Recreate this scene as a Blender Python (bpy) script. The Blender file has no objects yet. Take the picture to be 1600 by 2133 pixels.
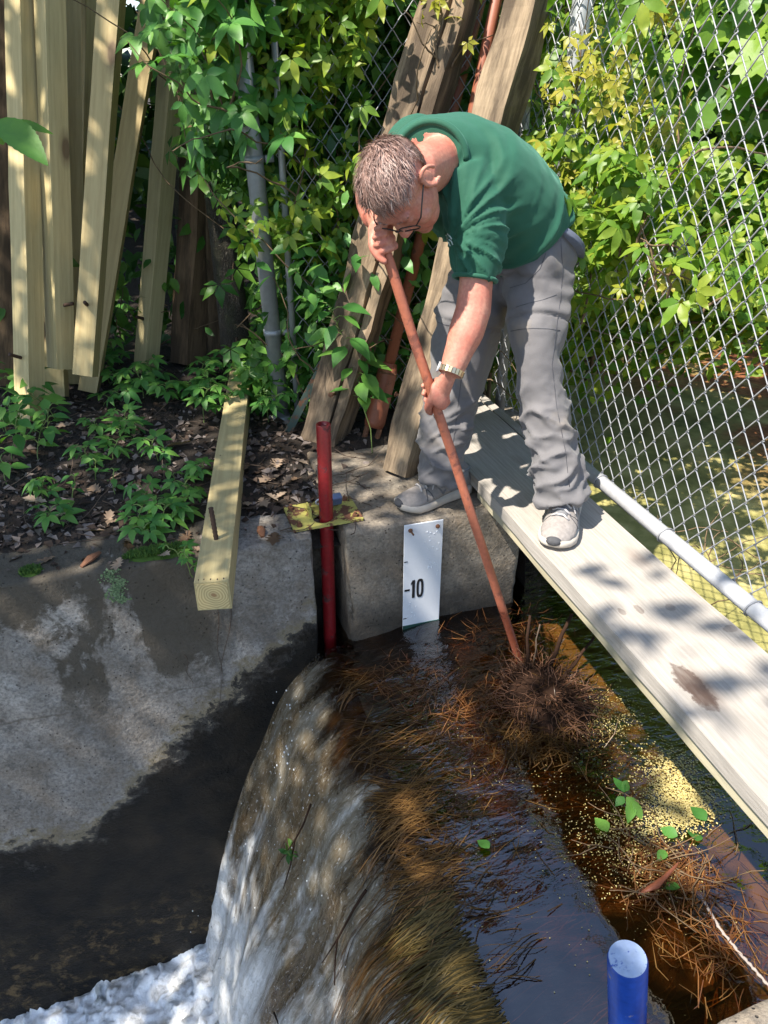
import bpy, bmesh, math, random
import numpy as np
from mathutils import Vector, Matrix, noise
from mathutils.bvhtree import BVHTree

random.seed(7); RNG = np.random.default_rng(7)
scene = bpy.context.scene
COL = scene.collection

# ------------------------------------------------------------------ camera
CAMH, FPX = 1.2, 1540.0
TH, YAW = math.radians(30), math.radians(16.9)
CR = np.array([math.cos(YAW), -math.sin(YAW), 0.0])
CH = np.array([math.sin(YAW), math.cos(YAW), 0.0])
CF = math.cos(TH) * CH - math.sin(TH) * np.array([0, 0, 1.0])
CU = math.sin(TH) * CH + math.cos(TH) * np.array([0, 0, 1.0])
CC = np.array([0, 0, CAMH])
cam = bpy.data.objects.new('camera', bpy.data.cameras.new('camera')); COL.objects.link(cam)
cam.data.sensor_fit = 'VERTICAL'; cam.data.sensor_height = 36.0; cam.data.sensor_width = 27.0
cam.data.lens = 26.0; cam.data.clip_start = 0.02; cam.data.clip_end = 500
M4 = Matrix.Identity(4)
for i in range(3):
    M4[i][0] = CR[i]; M4[i][1] = CU[i]; M4[i][2] = -CF[i]; M4[i][3] = CC[i]
cam.matrix_world = M4
scene.camera = cam

# ------------------------------------------------------------------ sky, sun, exposure
SUN = Vector((-0.50, -0.17, 0.86)).normalized()          # direction towards the sun
world = bpy.data.worlds.new('World'); scene.world = world; world.use_nodes = True
wn = world.node_tree
bg = wn.nodes['Background']
sky = wn.nodes.new('ShaderNodeTexSky'); sky.sky_type = 'NISHITA'; sky.sun_disc = False
sky.sun_elevation = math.asin(SUN.z); sky.sun_rotation = math.atan2(SUN.x, SUN.y)
wn.links.new(sky.outputs[0], bg.inputs[0]); bg.inputs[1].default_value = 0.135
sl = bpy.data.lights.new('sun', 'SUN'); sl.energy = 4.8; sl.angle = math.radians(0.55); sl.color = (1.0, 0.93, 0.82)
so = bpy.data.objects.new('sun', sl); COL.objects.link(so)
so.rotation_euler = (-SUN).to_track_quat('-Z', 'Y').to_euler(); so.location = (-6, -3, 12)
vs = scene.view_settings
vs.view_transform = 'Standard'; vs.look = 'None'; vs.exposure = 1.27; vs.gamma = 1.0
scene.cycles.max_bounces = 8; scene.cycles.transparent_max_bounces = 16
scene.cycles.use_denoising = True
scene.cycles.caustics_reflective = False; scene.cycles.caustics_refractive = False

# ------------------------------------------------------------------ geometry helpers
def ray(px, py): return CR * ((px - 800) / FPX) + CU * ((1066.5 - py) / FPX) + CF
def atd(px, py, d): return Vector(CC + ray(px, py) * d)
def atz(px, py, z): q = ray(px, py); return Vector(CC + q * ((z - CAMH) / q[2]))
def aty(px, py, y): q = ray(px, py); return Vector(CC + q * (y / q[1]))
def CV(x, y, z=0.0): return Vector(CR * x + CH * y + np.array([0, 0, z]))   # camera-heading axes
def V(*a): return Vector(a)
def lerp(a, b, t): return a + (b - a) * t
def sstep(a, b, x):
    t = min(1, max(0, (x - a) / (b - a))); return t * t * (3 - 2 * t)

def tag(o, label=None, cat=None, group=None, kind=None):
    if label: o['label'] = label
    if cat: o['category'] = cat
    if group: o['group'] = group
    if kind: o['kind'] = kind
    return o
def link(name, data, parent=None, loc=None):
    o = bpy.data.objects.new(name, data); COL.objects.link(o)
    if parent is not None: o.parent = parent
    if loc is not None: o.location = loc
    return o
def empty(name, loc=(0, 0, 0), label=None, cat=None, group=None, rot=None):
    o = link(name, None, None, loc); o.empty_display_size = 0.05
    if rot is not None: o.rotation_euler = rot
    tag(o, label, cat, group); return o
def frame_matrix(origin, z, x_hint):
    z = Vector(z).normalized(); x = Vector(x_hint); x = (x - z * x.dot(z)).normalized(); y = z.cross(x)
    m = Matrix.Identity(4)
    for i in range(3):
        m[i][0] = x[i]; m[i][1] = y[i]; m[i][2] = z[i]; m[i][3] = origin[i]
    return m

def on_mesh(bv, px, py, lift=0.0015):
    o_ = Vector(CC); d_ = Vector(ray(px, py)).normalized(); h_ = bv.ray_cast(o_, d_)
    return None if h_[0] is None else h_[0] + h_[1] * lift * (1 if h_[1].dot(d_) < 0 else -1)

class MB:
    def __init__(s): s.v = []; s.f = []
    def add(s, v, f):
        o = len(s.v); s.v.extend([tuple(p) for p in v]); s.f.extend([tuple(i + o for i in q) for q in f]); return s
    def box(s, c, sz, rot=None):
        x, y, z = [k / 2 for k in sz]
        vs_ = [Vector(p) for p in ((-x,-y,-z),(x,-y,-z),(x,y,-z),(-x,y,-z),(-x,-y,z),(x,-y,z),(x,y,z),(-x,y,z))]
        if rot is not None: vs_ = [rot @ p for p in vs_]
        s.add([p + Vector(c) for p in vs_], [(3,2,1,0),(4,5,6,7),(0,1,5,4),(1,2,6,5),(2,3,7,6),(3,0,4,7)]); return s
    def tube(s, pts, rad, n=8, caps=True):
        pts = [Vector(p) for p in pts]; m = len(pts)
        if not hasattr(rad, '__len__'): rad = [rad] * m
        vv = []; ref = None
        for i, p in enumerate(pts):
            t = (pts[min(i + 1, m - 1)] - pts[max(i - 1, 0)]).normalized()
            if ref is None: ref = t.orthogonal().normalized()
            ref = (ref - t * ref.dot(t)).normalized(); b = t.cross(ref)
            for k in range(n):
                a = 2 * math.pi * k / n; vv.append(p + (ref * math.cos(a) + b * math.sin(a)) * rad[i])
        ff = [(i*n+k, i*n+(k+1) % n, (i+1)*n+(k+1) % n, (i+1)*n+k) for i in range(m - 1) for k in range(n)]
        if caps: ff += [tuple(range(n - 1, -1, -1)), tuple((m - 1) * n + k for k in range(n))]
        s.add(vv, ff); return s
    def loft(s, secs, n=28):
        """secs: (centre, half-axis a, half-axis b) rings, capped."""
        vv = []; m = len(secs)
        for c, a, b in secs:
            for k in range(n):
                t = 2 * math.pi * k / n; vv.append(Vector(c) + Vector(a) * math.cos(t) + Vector(b) * math.sin(t))
        ff = [(i*n+k, i*n+(k+1) % n, (i+1)*n+(k+1) % n, (i+1)*n+k) for i in range(m - 1) for k in range(n)]
        ff += [tuple(range(n - 1, -1, -1)), tuple((m - 1) * n + k for k in range(n))]
        s.add(vv, ff); return s
    def ellipsoid(s, c, ax, nu=20, nv=12):
        vv = []; c = Vector(c); a, b, d = [Vector(k) for k in ax]
        for j in range(1, nv):
            ph = math.pi * j / nv
            for i in range(nu):
                t = 2 * math.pi * i / nu
                vv.append(c + a * (math.sin(ph) * math.cos(t)) + b * (math.sin(ph) * math.sin(t)) + d * math.cos(ph))
        ff = [(j*nu+i, (j+1)*nu+i, (j+1)*nu+(i+1) % nu, j*nu+(i+1) % nu) for j in range(nv - 2) for i in range(nu)]
        k = len(vv); vv += [c + d, c - d]
        ff += [(k, i, (i+1) % nu) for i in range(nu)] + [(k+1, (nv-2)*nu+(i+1) % nu, (nv-2)*nu+i) for i in range(nu)]
        s.add(vv, ff); return s
    def mesh(s, name, mat=None, smooth=False):
        me = bpy.data.meshes.new(name); me.from_pydata(s.v, [], s.f); me.update()
        if mat: me.materials.append(mat)
        if smooth: me.shade_smooth()
        return me
    def build(s, name, mat, parent=None, smooth=False, loc=None):
        return link(name, s.mesh(name, mat, smooth), parent, loc)

def np_mesh(name, verts, faces, mat, smooth=False):
    """verts (n,3), faces (m,k) with constant k"""
    me = bpy.data.meshes.new(name)
    verts = np.asarray(verts, np.float32); faces = np.asarray(faces, np.int32); k = faces.shape[1]
    me.vertices.add(len(verts)); me.vertices.foreach_set('co', verts.ravel())
    me.loops.add(faces.size); me.loops.foreach_set('vertex_index', faces.ravel())
    me.polygons.add(len(faces)); me.polygons.foreach_set('loop_start', np.arange(0, faces.size, k, dtype=np.int32))
    me.update(calc_edges=True); me.validate()
    if mat: me.materials.append(mat)
    if smooth: me.shade_smooth()
    return me
def bevel_mesh(me, w, seg=2, angle=0.6):
    bm = bmesh.new(); bm.from_mesh(me)
    bmesh.ops.recalc_face_normals(bm, faces=bm.faces)
    es = [e for e in bm.edges if len(e.link_faces) == 2 and e.calc_face_angle(0) > angle]
    bmesh.ops.bevel(bm, geom=es, offset=w, segments=seg, affect='EDGES', profile=0.5, clamp_overlap=True)
    bm.to_mesh(me); bm.free(); me.update(); return me
def mesh_from_remesh(mb, voxel, smooth=3, name='m', mat=None):
    me = mb.mesh(name); o = bpy.data.objects.new('tmp', me); COL.objects.link(o)
    r = o.modifiers.new('r', 'REMESH'); r.mode = 'VOXEL'; r.voxel_size = voxel; r.adaptivity = 0
    if smooth:
        sm = o.modifiers.new('s', 'SMOOTH'); sm.factor = 0.5; sm.iterations = smooth
    dg = bpy.context.evaluated_depsgraph_get(); dg.update()
    out = bpy.data.meshes.new_from_object(o.evaluated_get(dg), depsgraph=dg); out.name = name
    bpy.data.objects.remove(o); bpy.data.meshes.remove(me)
    out.materials.clear()
    if mat: out.materials.append(mat)
    out.shade_smooth(); return out
def displace(me, fn):
    n = len(me.vertices); co = np.empty(n * 3, np.float32); me.vertices.foreach_get('co', co); co = co.reshape(-1, 3)
    no = np.empty(n * 3, np.float32); me.vertices.foreach_get('normal', no); no = no.reshape(-1, 3)
    d = np.array([fn(co[i], no[i]) for i in range(n)], np.float32)
    co = co + no * d[:, None]; me.vertices.foreach_set('co', co.ravel()); me.update()
def nz(p, s=1.0, o=0.0): return noise.noise(Vector((p[0]*s+o, p[1]*s-o, p[2]*s+2*o)))
def fbm(p, s, oc=4): return noise.fractal(Vector((p[0]*s, p[1]*s, p[2]*s)), 1.0, 2.0, oc)

# ------------------------------------------------------------------ material helpers
class MT:
    def __init__(s, name):
        s.m = bpy.data.materials.new(name); s.m.use_nodes = True; s.t = s.m.node_tree
        s.b = s.t.nodes['Principled BSDF']; s.out = s.t.nodes['Material Output']
    def n(s, typ, ins=None, **kw):
        d = s.t.nodes.new(typ)
        for k, v in kw.items(): setattr(d, k, v)
        for k, v in (ins or {}).items(): s.set(d, k, v)
        return d
    def set(s, d, k, v):
        i = d.inputs[k]
        if isinstance(v, bpy.types.NodeSocket): s.t.links.new(v, i)
        elif isinstance(v, bpy.types.Node): s.t.links.new(v.outputs[0], i)
        else: i.default_value = v
    def coord(s, which='Object', scale=(1, 1, 1), rot=(0, 0, 0), loc=(0, 0, 0)):
        tc = s.n('ShaderNodeTexCoord')
        return s.n('ShaderNodeMapping', {'Vector': tc.outputs[which], 'Scale': scale, 'Rotation': rot, 'Location': loc}).outputs[0]
    def noise(s, co, scale, detail=5, rough=0.55, dist=0.0):
        return s.n('ShaderNodeTexNoise', {'Vector': co, 'Scale': scale, 'Detail': detail, 'Roughness': rough, 'Distortion': dist}).outputs[0]
    def ramp(s, fac, stops, interp='LINEAR'):
        r = s.n('ShaderNodeValToRGB', {'Fac': fac}); e = r.color_ramp.elements; r.color_ramp.interpolation = interp
        while len(e) < len(stops): e.new(0.5)
        for k, (p, c) in enumerate(stops):
            e[k].position = p
            e[k].color = (c, c, c, 1) if not hasattr(c, '__len__') else (*c, 1)[:4]
        return r.outputs[0]
    def mix(s, fac, a, b, mode='MIX'):
        d = s.n('ShaderNodeMix', data_type='RGBA', blend_type=mode)
        s.set(d, 0, fac)
        for k, v in ((6, a), (7, b)):
            if not isinstance(v, (bpy.types.NodeSocket, bpy.types.Node)): v = (*v, 1)[:4]
            s.set(d, k, v)
        return d.outputs[2]
    def math(s, op, a, b=0.0, c=None):
        d = s.n('ShaderNodeMath', {0: a, 1: b}, operation=op)
        if c is not None: s.set(d, 2, c)
        return d.outputs[0]
    def bump(s, h, strength=0.5, dist=0.01, normal=None):
        ins = {'Height': h, 'Strength': strength, 'Distance': dist}
        if normal is not None: ins['Normal'] = normal
        return s.n('ShaderNodeBump', ins).outputs[0]
    def p(s, **kw):
        names = {'color': 'Base Color', 'rough': 'Roughness', 'metal': 'Metallic', 'normal': 'Normal', 'spec': 'Specular IOR Level',
                 'sss': 'Subsurface Weight', 'coat': 'Coat Weight', 'sheen': 'Sheen Weight'}
        for k, v in kw.items():
            if k == 'color' and isinstance(v, tuple): v = (*v, 1)[:4]
            s.set(s.b, names[k], v)
        return s.m

def mat_plain(name, col, rough=0.6, metal=0.0, var=0.25, scale=30, bump=0.15):
    m = MT(name); co = m.coord()
    n1 = m.noise(co, scale, 6)
    dk = tuple(c * (1 - var) for c in col); lt = tuple(min(1, c * (1 + var)) for c in col)
    c = m.mix(n1, dk, lt)
    return m.p(color=c, rough=rough, metal=metal, normal=m.bump(n1, bump, 0.004))

def mat_concrete(name, wet=False, base=(0.30, 0.28, 0.25)):
    m = MT(name); co = m.coord('Object')
    big = m.noise(co, 2.6, 9, 0.66, 0.5); mid = m.noise(co, 9, 8, 0.65); fine = m.noise(co, 90, 4, 0.7)
    c = m.ramp(big, [(0.34, tuple(k * f_ for k, f_ in zip(base, (0.42, 0.38, 0.34)))), (0.46, tuple(k * 0.85 for k in base)), (0.54, base), (0.66, tuple(k * 1.5 for k in base))])
    c = m.mix(m.ramp(mid, [(0.38, 0.0), (0.68, 0.75)]), c, tuple(k * f_ for k, f_ in zip(base, (0.55, 0.47, 0.38))))
    c = m.mix(m.ramp(fine, [(0.36, 0.6), (0.56, 0.0)]), c, (0.09, 0.08, 0.07))
    # dark lichen / mineral spots
    sp = m.n('ShaderNodeTexVoronoi', {'Vector': co, 'Scale': 16.0, 'Randomness': 1.0}).outputs[0]
    sel = m.noise(co, 5, 2)
    spot = m.math('MULTIPLY', m.ramp(sp, [(0.10, 1.0), (0.2, 0.0)]), m.ramp(sel, [(0.5, 0.0), (0.6, 0.8)]))
    c = m.mix(spot, c, (0.085, 0.062, 0.045))
    blot = m.noise(co, 17, 7, 0.75, 0.4)
    c = m.mix(m.ramp(blot, [(0.54, 0.0), (0.66, 0.8)]), c, tuple(k * 0.38 for k in base))
    c = m.mix(m.ramp(blot, [(0.30, 0.55), (0.42, 0.0)]), c, tuple(min(1, k * 1.45) for k in base))
    agg = m.n('ShaderNodeTexVoronoi', {'Vector': co, 'Scale': 130.0, 'Randomness': 1.0}).outputs[1]
    agg = m.n('ShaderNodeRGBToBW', {0: agg}).outputs[0]
    c = m.mix(m.ramp(blot, [(0.40, 0.0), (0.6, 0.22)]), c, agg, 'OVERLAY')
    pit = m.n('ShaderNodeTexVoronoi', {'Vector': co, 'Scale': 55.0, 'Randomness': 1.0}).outputs[0]
    pitm = m.math('MULTIPLY', m.ramp(pit, [(0.05, 1.0), (0.16, 0.0)]), m.ramp(m.noise(co, 13, 2), [(0.48, 0.0), (0.58, 1.0)]))
    c = m.mix(pitm, c, (0.05, 0.04, 0.035))
    rough = 0.85
    h = m.math('ADD', m.math('MULTIPLY', mid, 0.8), m.math('MULTIPLY', fine, 0.25))
    h = m.math('SUBTRACT', h, m.math('MULTIPLY', pitm, 0.9))
    bstr = 0.9
    if wet:
        xyz = m.n('ShaderNodeSeparateXYZ', {0: co}); X, Z = xyz.outputs[0], xyz.outputs[2]
        # damp zone that follows the splash of the fall, and run-off stains below the coping
        line = m.math('MAXIMUM', m.math('MULTIPLY_ADD', X, 0.92, -0.60), -1.06)
        wob = m.math('MULTIPLY', m.math('SUBTRACT', mid, 0.5), 0.34)
        wob = m.math('ADD', wob, m.math('MULTIPLY', m.math('SUBTRACT', big, 0.5), 0.34))
        wob = m.math('ADD', wob, m.math('MULTIPLY', m.math('SUBTRACT', blot, 0.5), 0.34))
        dlt = m.math('ADD', m.math('SUBTRACT', line, Z), wob)
        soft = m.math('MULTIPLY_ADD', dlt, 3.0, 0.5)
        wetm = m.ramp(soft, [(0.42, 0.0), (0.47, 0.75), (0.66, 1.0)])
        edge = m.ramp(soft, [(0.22, 0.0), (0.41, 0.75), (0.50, 0.0)])
        for (z0, slope, amt) in ((-1.10, 0.06, 0.5), (-0.50, -0.02, 0.55)):
            ln_ = m.math('ABSOLUTE', m.math('ADD', m.math('SUBTRACT', Z, m.math('MULTIPLY_ADD', X, slope, z0)), m.math('MULTIPLY', m.math('SUBTRACT', mid, 0.5), 0.05)))
            c = m.mix(m.math('MULTIPLY', m.ramp(ln_, [(0.0015, amt), (0.005, 0.0)]), m.ramp(big, [(0.42, 0.0), (0.52, 1.0)])), c, (0.06, 0.045, 0.03))
        c = m.mix(edge, c, (0.20, 0.16, 0.09))
        st = m.noise(m.coord('Object', (3.4, 1, 1.5)), 1.0, 5, 0.6, 0.5)
        top = m.ramp(Z, [(0.0, 0.0), (1.0, 0.0)])
        stz = m.n('ShaderNodeMapRange', {0: Z, 1: -0.55, 2: -0.02, 3: 0.0, 4: 1.0}).outputs[0]
        stm = m.ramp(m.math('ADD', m.math('MULTIPLY_ADD', stz, 0.25, st), m.math('MULTIPLY', m.math('SUBTRACT', blot, 0.5), 0.3)), [(0.585, 0.0), (0.635, 0.9)])
        stm = m.math('MULTIPLY', stm, m.n('ShaderNodeMapRange', {0: Z, 1: -0.62, 2: -0.40, 3: 0.0, 4: 1.0}).outputs[0])
        stm = m.math('MULTIPLY', stm, m.n('ShaderNodeMapRange', {0: X, 1: 0.12, 2: 0.0, 3: 0.0, 4: 1.0}).outputs[0])
        c = m.mix(stm, c, (0.075, 0.062, 0.045))
        wc = m.mix(m.ramp(mid, [(0.4, 0.0), (0.75, 1.0)]), (0.007, 0.0065, 0.006), (0.026, 0.020, 0.013))
        wc = m.mix(m.math('MULTIPLY', m.ramp(blot, [(0.52, 0.0), (0.64, 0.8)]), m.n('ShaderNodeMapRange', {0: Z, 1: -1.45, 2: -1.65, 3: 0.0, 4: 1.0}).outputs[0]), wc, (0.11, 0.075, 0.035))
        c = m.mix(wetm, c, wc)
        rough = m.mix(wetm, (0.85,) * 3, (0.62,) * 3)
        m.b.inputs['Specular IOR Level'].default_value = 0.22
    else:
        xyz = m.n('ShaderNodeSeparateXYZ', {0: co}); Z = xyz.outputs[2]
        dz = m.math('ADD', Z, m.math('MULTIPLY', m.math('SUBTRACT', mid, 0.5), 0.16))
        c = m.mix(m.ramp(m.math('ADD', dz, 0.6), [(0.22, 0.9), (0.36, 0.0)]), c, (0.035, 0.028, 0.02))
    return m.p(color=c, rough=rough, normal=m.bump(h, bstr, 0.018))

def mat_wood(name, dark, light, grain=1.0, knots=True, rough=0.7, bump=0.25, endgrain=False, streak=0.0, knotcol=(0.10, 0.055, 0.03), huevar=0.25, rings=0.35):
    """grain runs along the object's local Z"""
    m = MT(name); co = m.coord('Object')
    oi = m.n('ShaderNodeObjectInfo').outputs['Random']
    off = m.n('ShaderNodeCombineXYZ', {0: m.math('MULTIPLY', oi, 13.0), 1: m.math('MULTIPLY', oi, 7.0), 2: m.math('MULTIPLY', oi, 29.0)}).outputs[0]
    cc = m.n('ShaderNodeVectorMath', {0: co, 1: off}, operation='ADD').outputs[0]
    st = m.n('ShaderNodeMapping', {'Vector': cc, 'Scale': (1, 1, 0.06)}).outputs[0]
    low = m.noise(m.n('ShaderNodeMapping', {'Vector': cc, 'Scale': (1, 1, 0.12)}).outputs[0], 9, 2)
    fib = m.noise(st, 130 * grain, 5, 0.7)
    rad = m.n('ShaderNodeVectorMath', {0: m.n('ShaderNodeMapping', {'Vector': co, 'Scale': (1, 1, 0.0)}).outputs[0], 1: (0.0, 0.0, 0)}, operation='DISTANCE').outputs['Value']
    ring = m.math('SINE', m.math('ADD', m.math('MULTIPLY', rad, 620.0), m.math('MULTIPLY', low, 14.0)))
    ringn = m.math('MULTIPLY_ADD', ring, 0.5, 0.5)
    f = m.math('MULTIPLY_ADD', ringn, rings, m.math('MULTIPLY', fib, 1.0 - rings))
    c = m.ramp(f, [(0.15, dark), (0.75, light)])
    # between-piece variation
    hsv = m.n('ShaderNodeHueSaturation', {'Color': c, 'Hue': m.math('MULTIPLY_ADD', oi, 0.02, 0.49),
              'Saturation': m.math('MULTIPLY_ADD', oi, -huevar, 1.0 + huevar / 2), 'Value': m.math('MULTIPLY_ADD', m.math('FRACT', m.math('MULTIPLY', oi, 7.3)), huevar, 1.0 - huevar / 2)})
    c = hsv.outputs[0]
    if streak > 0:
        s2 = m.noise(m.n('ShaderNodeMapping', {'Vector': cc, 'Scale': (1, 1, 0.18)}).outputs[0], 14, 6, 0.65)
        c = m.mix(m.ramp(s2, [(0.42, streak), (0.60, 0.0)]), c, tuple(k * 0.33 for k in dark))
    if knots:
        kc = m.n('ShaderNodeMapping', {'Vector': cc, 'Scale': (1, 1, 0.42)}).outputs[0]
        vk = m.n('ShaderNodeTexVoronoi', {'Vector': kc, 'Scale': 6.2, 'Randomness': 1.0})
        km = m.ramp(vk.outputs[0], [(0.085, 1.0), (0.125, 0.5), (0.22, 0.0)])
        c = m.mix(m.math('MULTIPLY', km, 0.85), c, knotcol)
    if not endgrain:
        weather = m.noise(cc, 3.0, 4)
        c = m.mix(m.ramp(weather, [(0.55, 0.0), (0.8, 0.35)]), c, tuple(k * 0.5 for k in dark))
    return m.p(color=c, rough=rough, normal=m.bump(f, bump, 0.003))

def mat_leaf(name, dark, mid, light, trans=0.35, rough=0.42, dead=None):
    m = MT(name)
    rnd = m.n('ShaderNodeNewGeometry').outputs['Random Per Island']
    oi = m.n('ShaderNodeObjectInfo').outputs['Random']
    r = m.math('FRACT', m.math('ADD', rnd, oi))
    stops = [(0.0, dark), (0.45, mid), (0.9, light)]
    if dead: stops = [(0.0, dark), (0.4, mid), (0.88, light), (0.97, dead)]
    c = m.ramp(r, stops)
    co = m.coord('Object'); nn = m.noise(co, 60, 3)
    c = m.mix(m.ramp(nn, [(0.3, 0.28), (0.7, 0.0)]), c, dark)
    m.p(color=c, rough=rough, spec=0.35, normal=m.bump(nn, 0.25, 0.002))
    tr = m.n('ShaderNodeBsdfTranslucent', {'Color': m.mix(1.0, c, (1.25, 1.35, 0.45), 'MULTIPLY')})
    mx = m.n('ShaderNodeMixShader', {0: trans, 1: m.b.outputs[0], 2: tr.outputs[0]})
    m.t.links.new(mx.outputs[0], m.out.inputs[0]); return m.m

def mat_paint(name, col, chip=(0.16, 0.07, 0.035), amount=0.5, rough=0.35, dirt=0.3):
    m = MT(name); co = m.coord()
    n1 = m.noise(co, 22, 8, 0.7, 0.3); n2 = m.noise(co, 90, 4)
    c = m.mix(m.ramp(n2, [(0.3, dirt), (0.7, 0.0)]), col, tuple(k * 0.45 for k in col))
    k = m.ramp(n1, [(amount, 0.0), (amount + 0.04, 1.0)])
    c = m.mix(k, c, m.mix(n2, tuple(q * 0.5 for q in chip), tuple(q * 1.6 for q in chip)))
    return m.p(color=c, rough=m.mix(k, (rough,) * 3, (0.9,) * 3), normal=m.bump(m.math('SUBTRACT', m.math('MULTIPLY', n2, 0.2), k), 0.3, 0.002))

# ------------------------------------------------------------------ materials
M = {}
M['wall'] = mat_concrete('wet_concrete', wet=True, base=(0.33, 0.305, 0.275))
M['block'] = mat_concrete('concrete', base=(0.31, 0.265, 0.21))
M['timber'] = mat_wood('treated_pine', (0.35, 0.265, 0.118), (0.53, 0.435, 0.22), knots=True, huevar=0.16, rings=0.16)
M['timber_end'] = None
M['grey_timber'] = mat_wood('weathered_oak', (0.125, 0.082, 0.050), (0.36, 0.265, 0.17), grain=1.2, knots=False, rough=0.9, bump=0.8, streak=0.85, huevar=0.15, rings=0.06)
M['dark_timber'] = mat_wood('old_dark_wood', (0.075, 0.045, 0.022), (0.20, 0.125, 0.065), grain=1.3, knots=False, rough=0.92, bump=0.8, streak=0.75, huevar=0.2, rings=0.06)
M['plank'] = mat_wood('grey_plank', (0.205, 0.185, 0.160), (0.40, 0.37, 0.33), grain=1.0, knots=True, rough=0.85, bump=0.4, knotcol=(0.2, 0.15, 0.12), huevar=0.05, rings=0.07)
def damp_stain(mat, spots):
    nt = mat.node_tree; m = MT.__new__(MT); m.m = mat; m.t = nt; m.b = nt.nodes['Principled BSDF']; m.out = nt.nodes['Material Output']
    old = m.b.inputs['Base Color'].links[0].from_socket; co = m.coord('Object'); n1 = m.noise(co, 26, 5, 0.7); c = old
    for (cy, cz, ry, rz, amt) in spots:
        q = m.n('ShaderNodeMapping', {'Vector': co, 'Location': (0, -cy / ry, -cz / rz), 'Scale': (0.001, 1 / ry, 1 / rz)}).outputs[0]
        d = m.n('ShaderNodeVectorMath', {0: q}, operation='LENGTH').outputs['Value']
        k = m.ramp(m.math('MULTIPLY_ADD', n1, 1.3, d), [(0.0, amt), (1.0, amt), (1.35, 0.0)]) if False else m.n('ShaderNodeMapRange', {0: m.math('MULTIPLY_ADD', n1, 1.4, d), 1: 1.48, 2: 1.66, 3: amt, 4: 0.0}).outputs[0]
        c = m.mix(m.math('MULTIPLY', k, m.n('ShaderNodeMapRange', {0: m.noise(m.coord('Object', (1, 1, 0.15)), 90, 4), 1: 0.3, 2: 0.6, 3: 0.65, 4: 1.0}).outputs[0]), c, (0.075, 0.045, 0.033))
    m.set(m.b, 'Base Color', c)
def _pl(px, py): p = atz(px, py, 0.083); return (p.x - 1.06, p.y + 0.9)
damp_stain(M['plank'], [(*_pl(1440, 1425), 0.030, 0.075, 0.9), (*_pl(1465, 1455), 0.022, 0.05, 0.7), (*_pl(1330, 1270), 0.012, 0.02, 0.6), (*_pl(1295, 1275), 0.010, 0.016, 0.5), (*_pl(1520, 1310), 0.02, 0.014, 0.4), (*_pl(1395, 1265), 0.014, 0.016, 0.4)])
M['rust'] = mat_plain('rusty_steel', (0.17, 0.075, 0.038), 0.85, 0.1, 0.6, 45, 0.5)
M['rust_red'] = mat_paint('red_brown_paint', (0.27, 0.085, 0.042), (0.12, 0.05, 0.03), 0.62, 0.55)
M['pole'] = mat_paint('brick_orange_paint', (0.44, 0.14, 0.078), (0.22, 0.075, 0.05), 0.56, 0.5, 0.45)
M['red'] = mat_paint('dark_red_paint', (0.25, 0.013, 0.016), (0.09, 0.022, 0.02), 0.58, 0.28, 0.5)
M['yellow'] = mat_paint('yellow_paint', (0.46, 0.42, 0.115), (0.13, 0.055, 0.03), 0.50, 0.5)
M['blue'] = mat_paint('blue_paint', (0.012, 0.060, 0.34), (0.26, 0.21, 0.17), 0.60, 0.36, 0.5)
M['blue_cap'] = mat_paint('pale_blue_paint', (0.33, 0.42, 0.60), (0.012, 0.05, 0.30), 0.565, 0.6, 0.35)
M['galv'] = mat_plain('galvanised_steel', (0.50, 0.51, 0.54), 0.5, 0.15, 0.18, 60, 0.08)
M['galv_dark'] = mat_plain('dull_galvanised_steel', (0.27, 0.285, 0.295), 0.5, 0.35, 0.3, 35, 0.1)
M['wire'] = mat_plain('galvanised_wire', (0.28, 0.285, 0.30), 0.55, 0.3, 0.2, 40, 0.05)
M['black_metal'] = mat_plain('black_iron', (0.045, 0.032, 0.026), 0.7, 0.3, 0.5, 60, 0.4)
M['rebar'] = mat_plain('rebar_iron', (0.065, 0.036, 0.024), 0.75, 0.3, 0.5, 80, 0.4)
M['green_metal'] = mat_paint('green_painted_iron', (0.04, 0.07, 0.055), (0.12, 0.055, 0.03), 0.52, 0.6)
M['gauge'] = mat_paint('white_enamel', (0.72, 0.74, 0.78), (0.45, 0.33, 0.2), 0.74, 0.22, 0.06)
M['black'] = mat_plain('black_ink', (0.012, 0.012, 0.014), 0.5, 0, 0.1, 20, 0.02)
M['green_band'] = mat_plain('green_band', (0.012, 0.055, 0.04), 0.5, 0, 0.3, 40, 0.1)
M['twig'] = mat_plain('twig_bark', (0.085, 0.058, 0.04), 0.9, 0, 0.5, 60, 0.4)
M['vine_stem'] = mat_plain('vine_stem', (0.13, 0.085, 0.045), 0.85, 0, 0.5, 60, 0.3)
M['green_stem'] = mat_plain('green_stem', (0.14, 0.20, 0.05), 0.6, 0, 0.3, 60, 0.1)
M['root'] = mat_plain('wet_root', (0.030, 0.015, 0.009), 0.9, 0, 0.6, 60, 0.4); M['root'].node_tree.nodes['Principled BSDF'].inputs['Specular IOR Level'].default_value = 0.15
M['root_brown'] = mat_plain('brown_rootlet', (0.13, 0.058, 0.028), 0.6, 0, 0.6, 60, 0.4)
M['padlock'] = mat_plain('padlock_steel', (0.16, 0.22, 0.38), 0.3, 0.5, 0.2, 50, 0.05)
M['leaf_shade'] = mat_leaf('shade_toned_creeper_leaf', (0.026, 0.090, 0.016), (0.058, 0.165, 0.026), (0.125, 0.255, 0.036), 0.36)  # darker green: shade on the foliage is put into the leaf colour
M['leaf_ground'] = mat_leaf('seedling_leaf', (0.050, 0.165, 0.036), (0.085, 0.235, 0.045), (0.16, 0.33, 0.06), 0.33)
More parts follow.
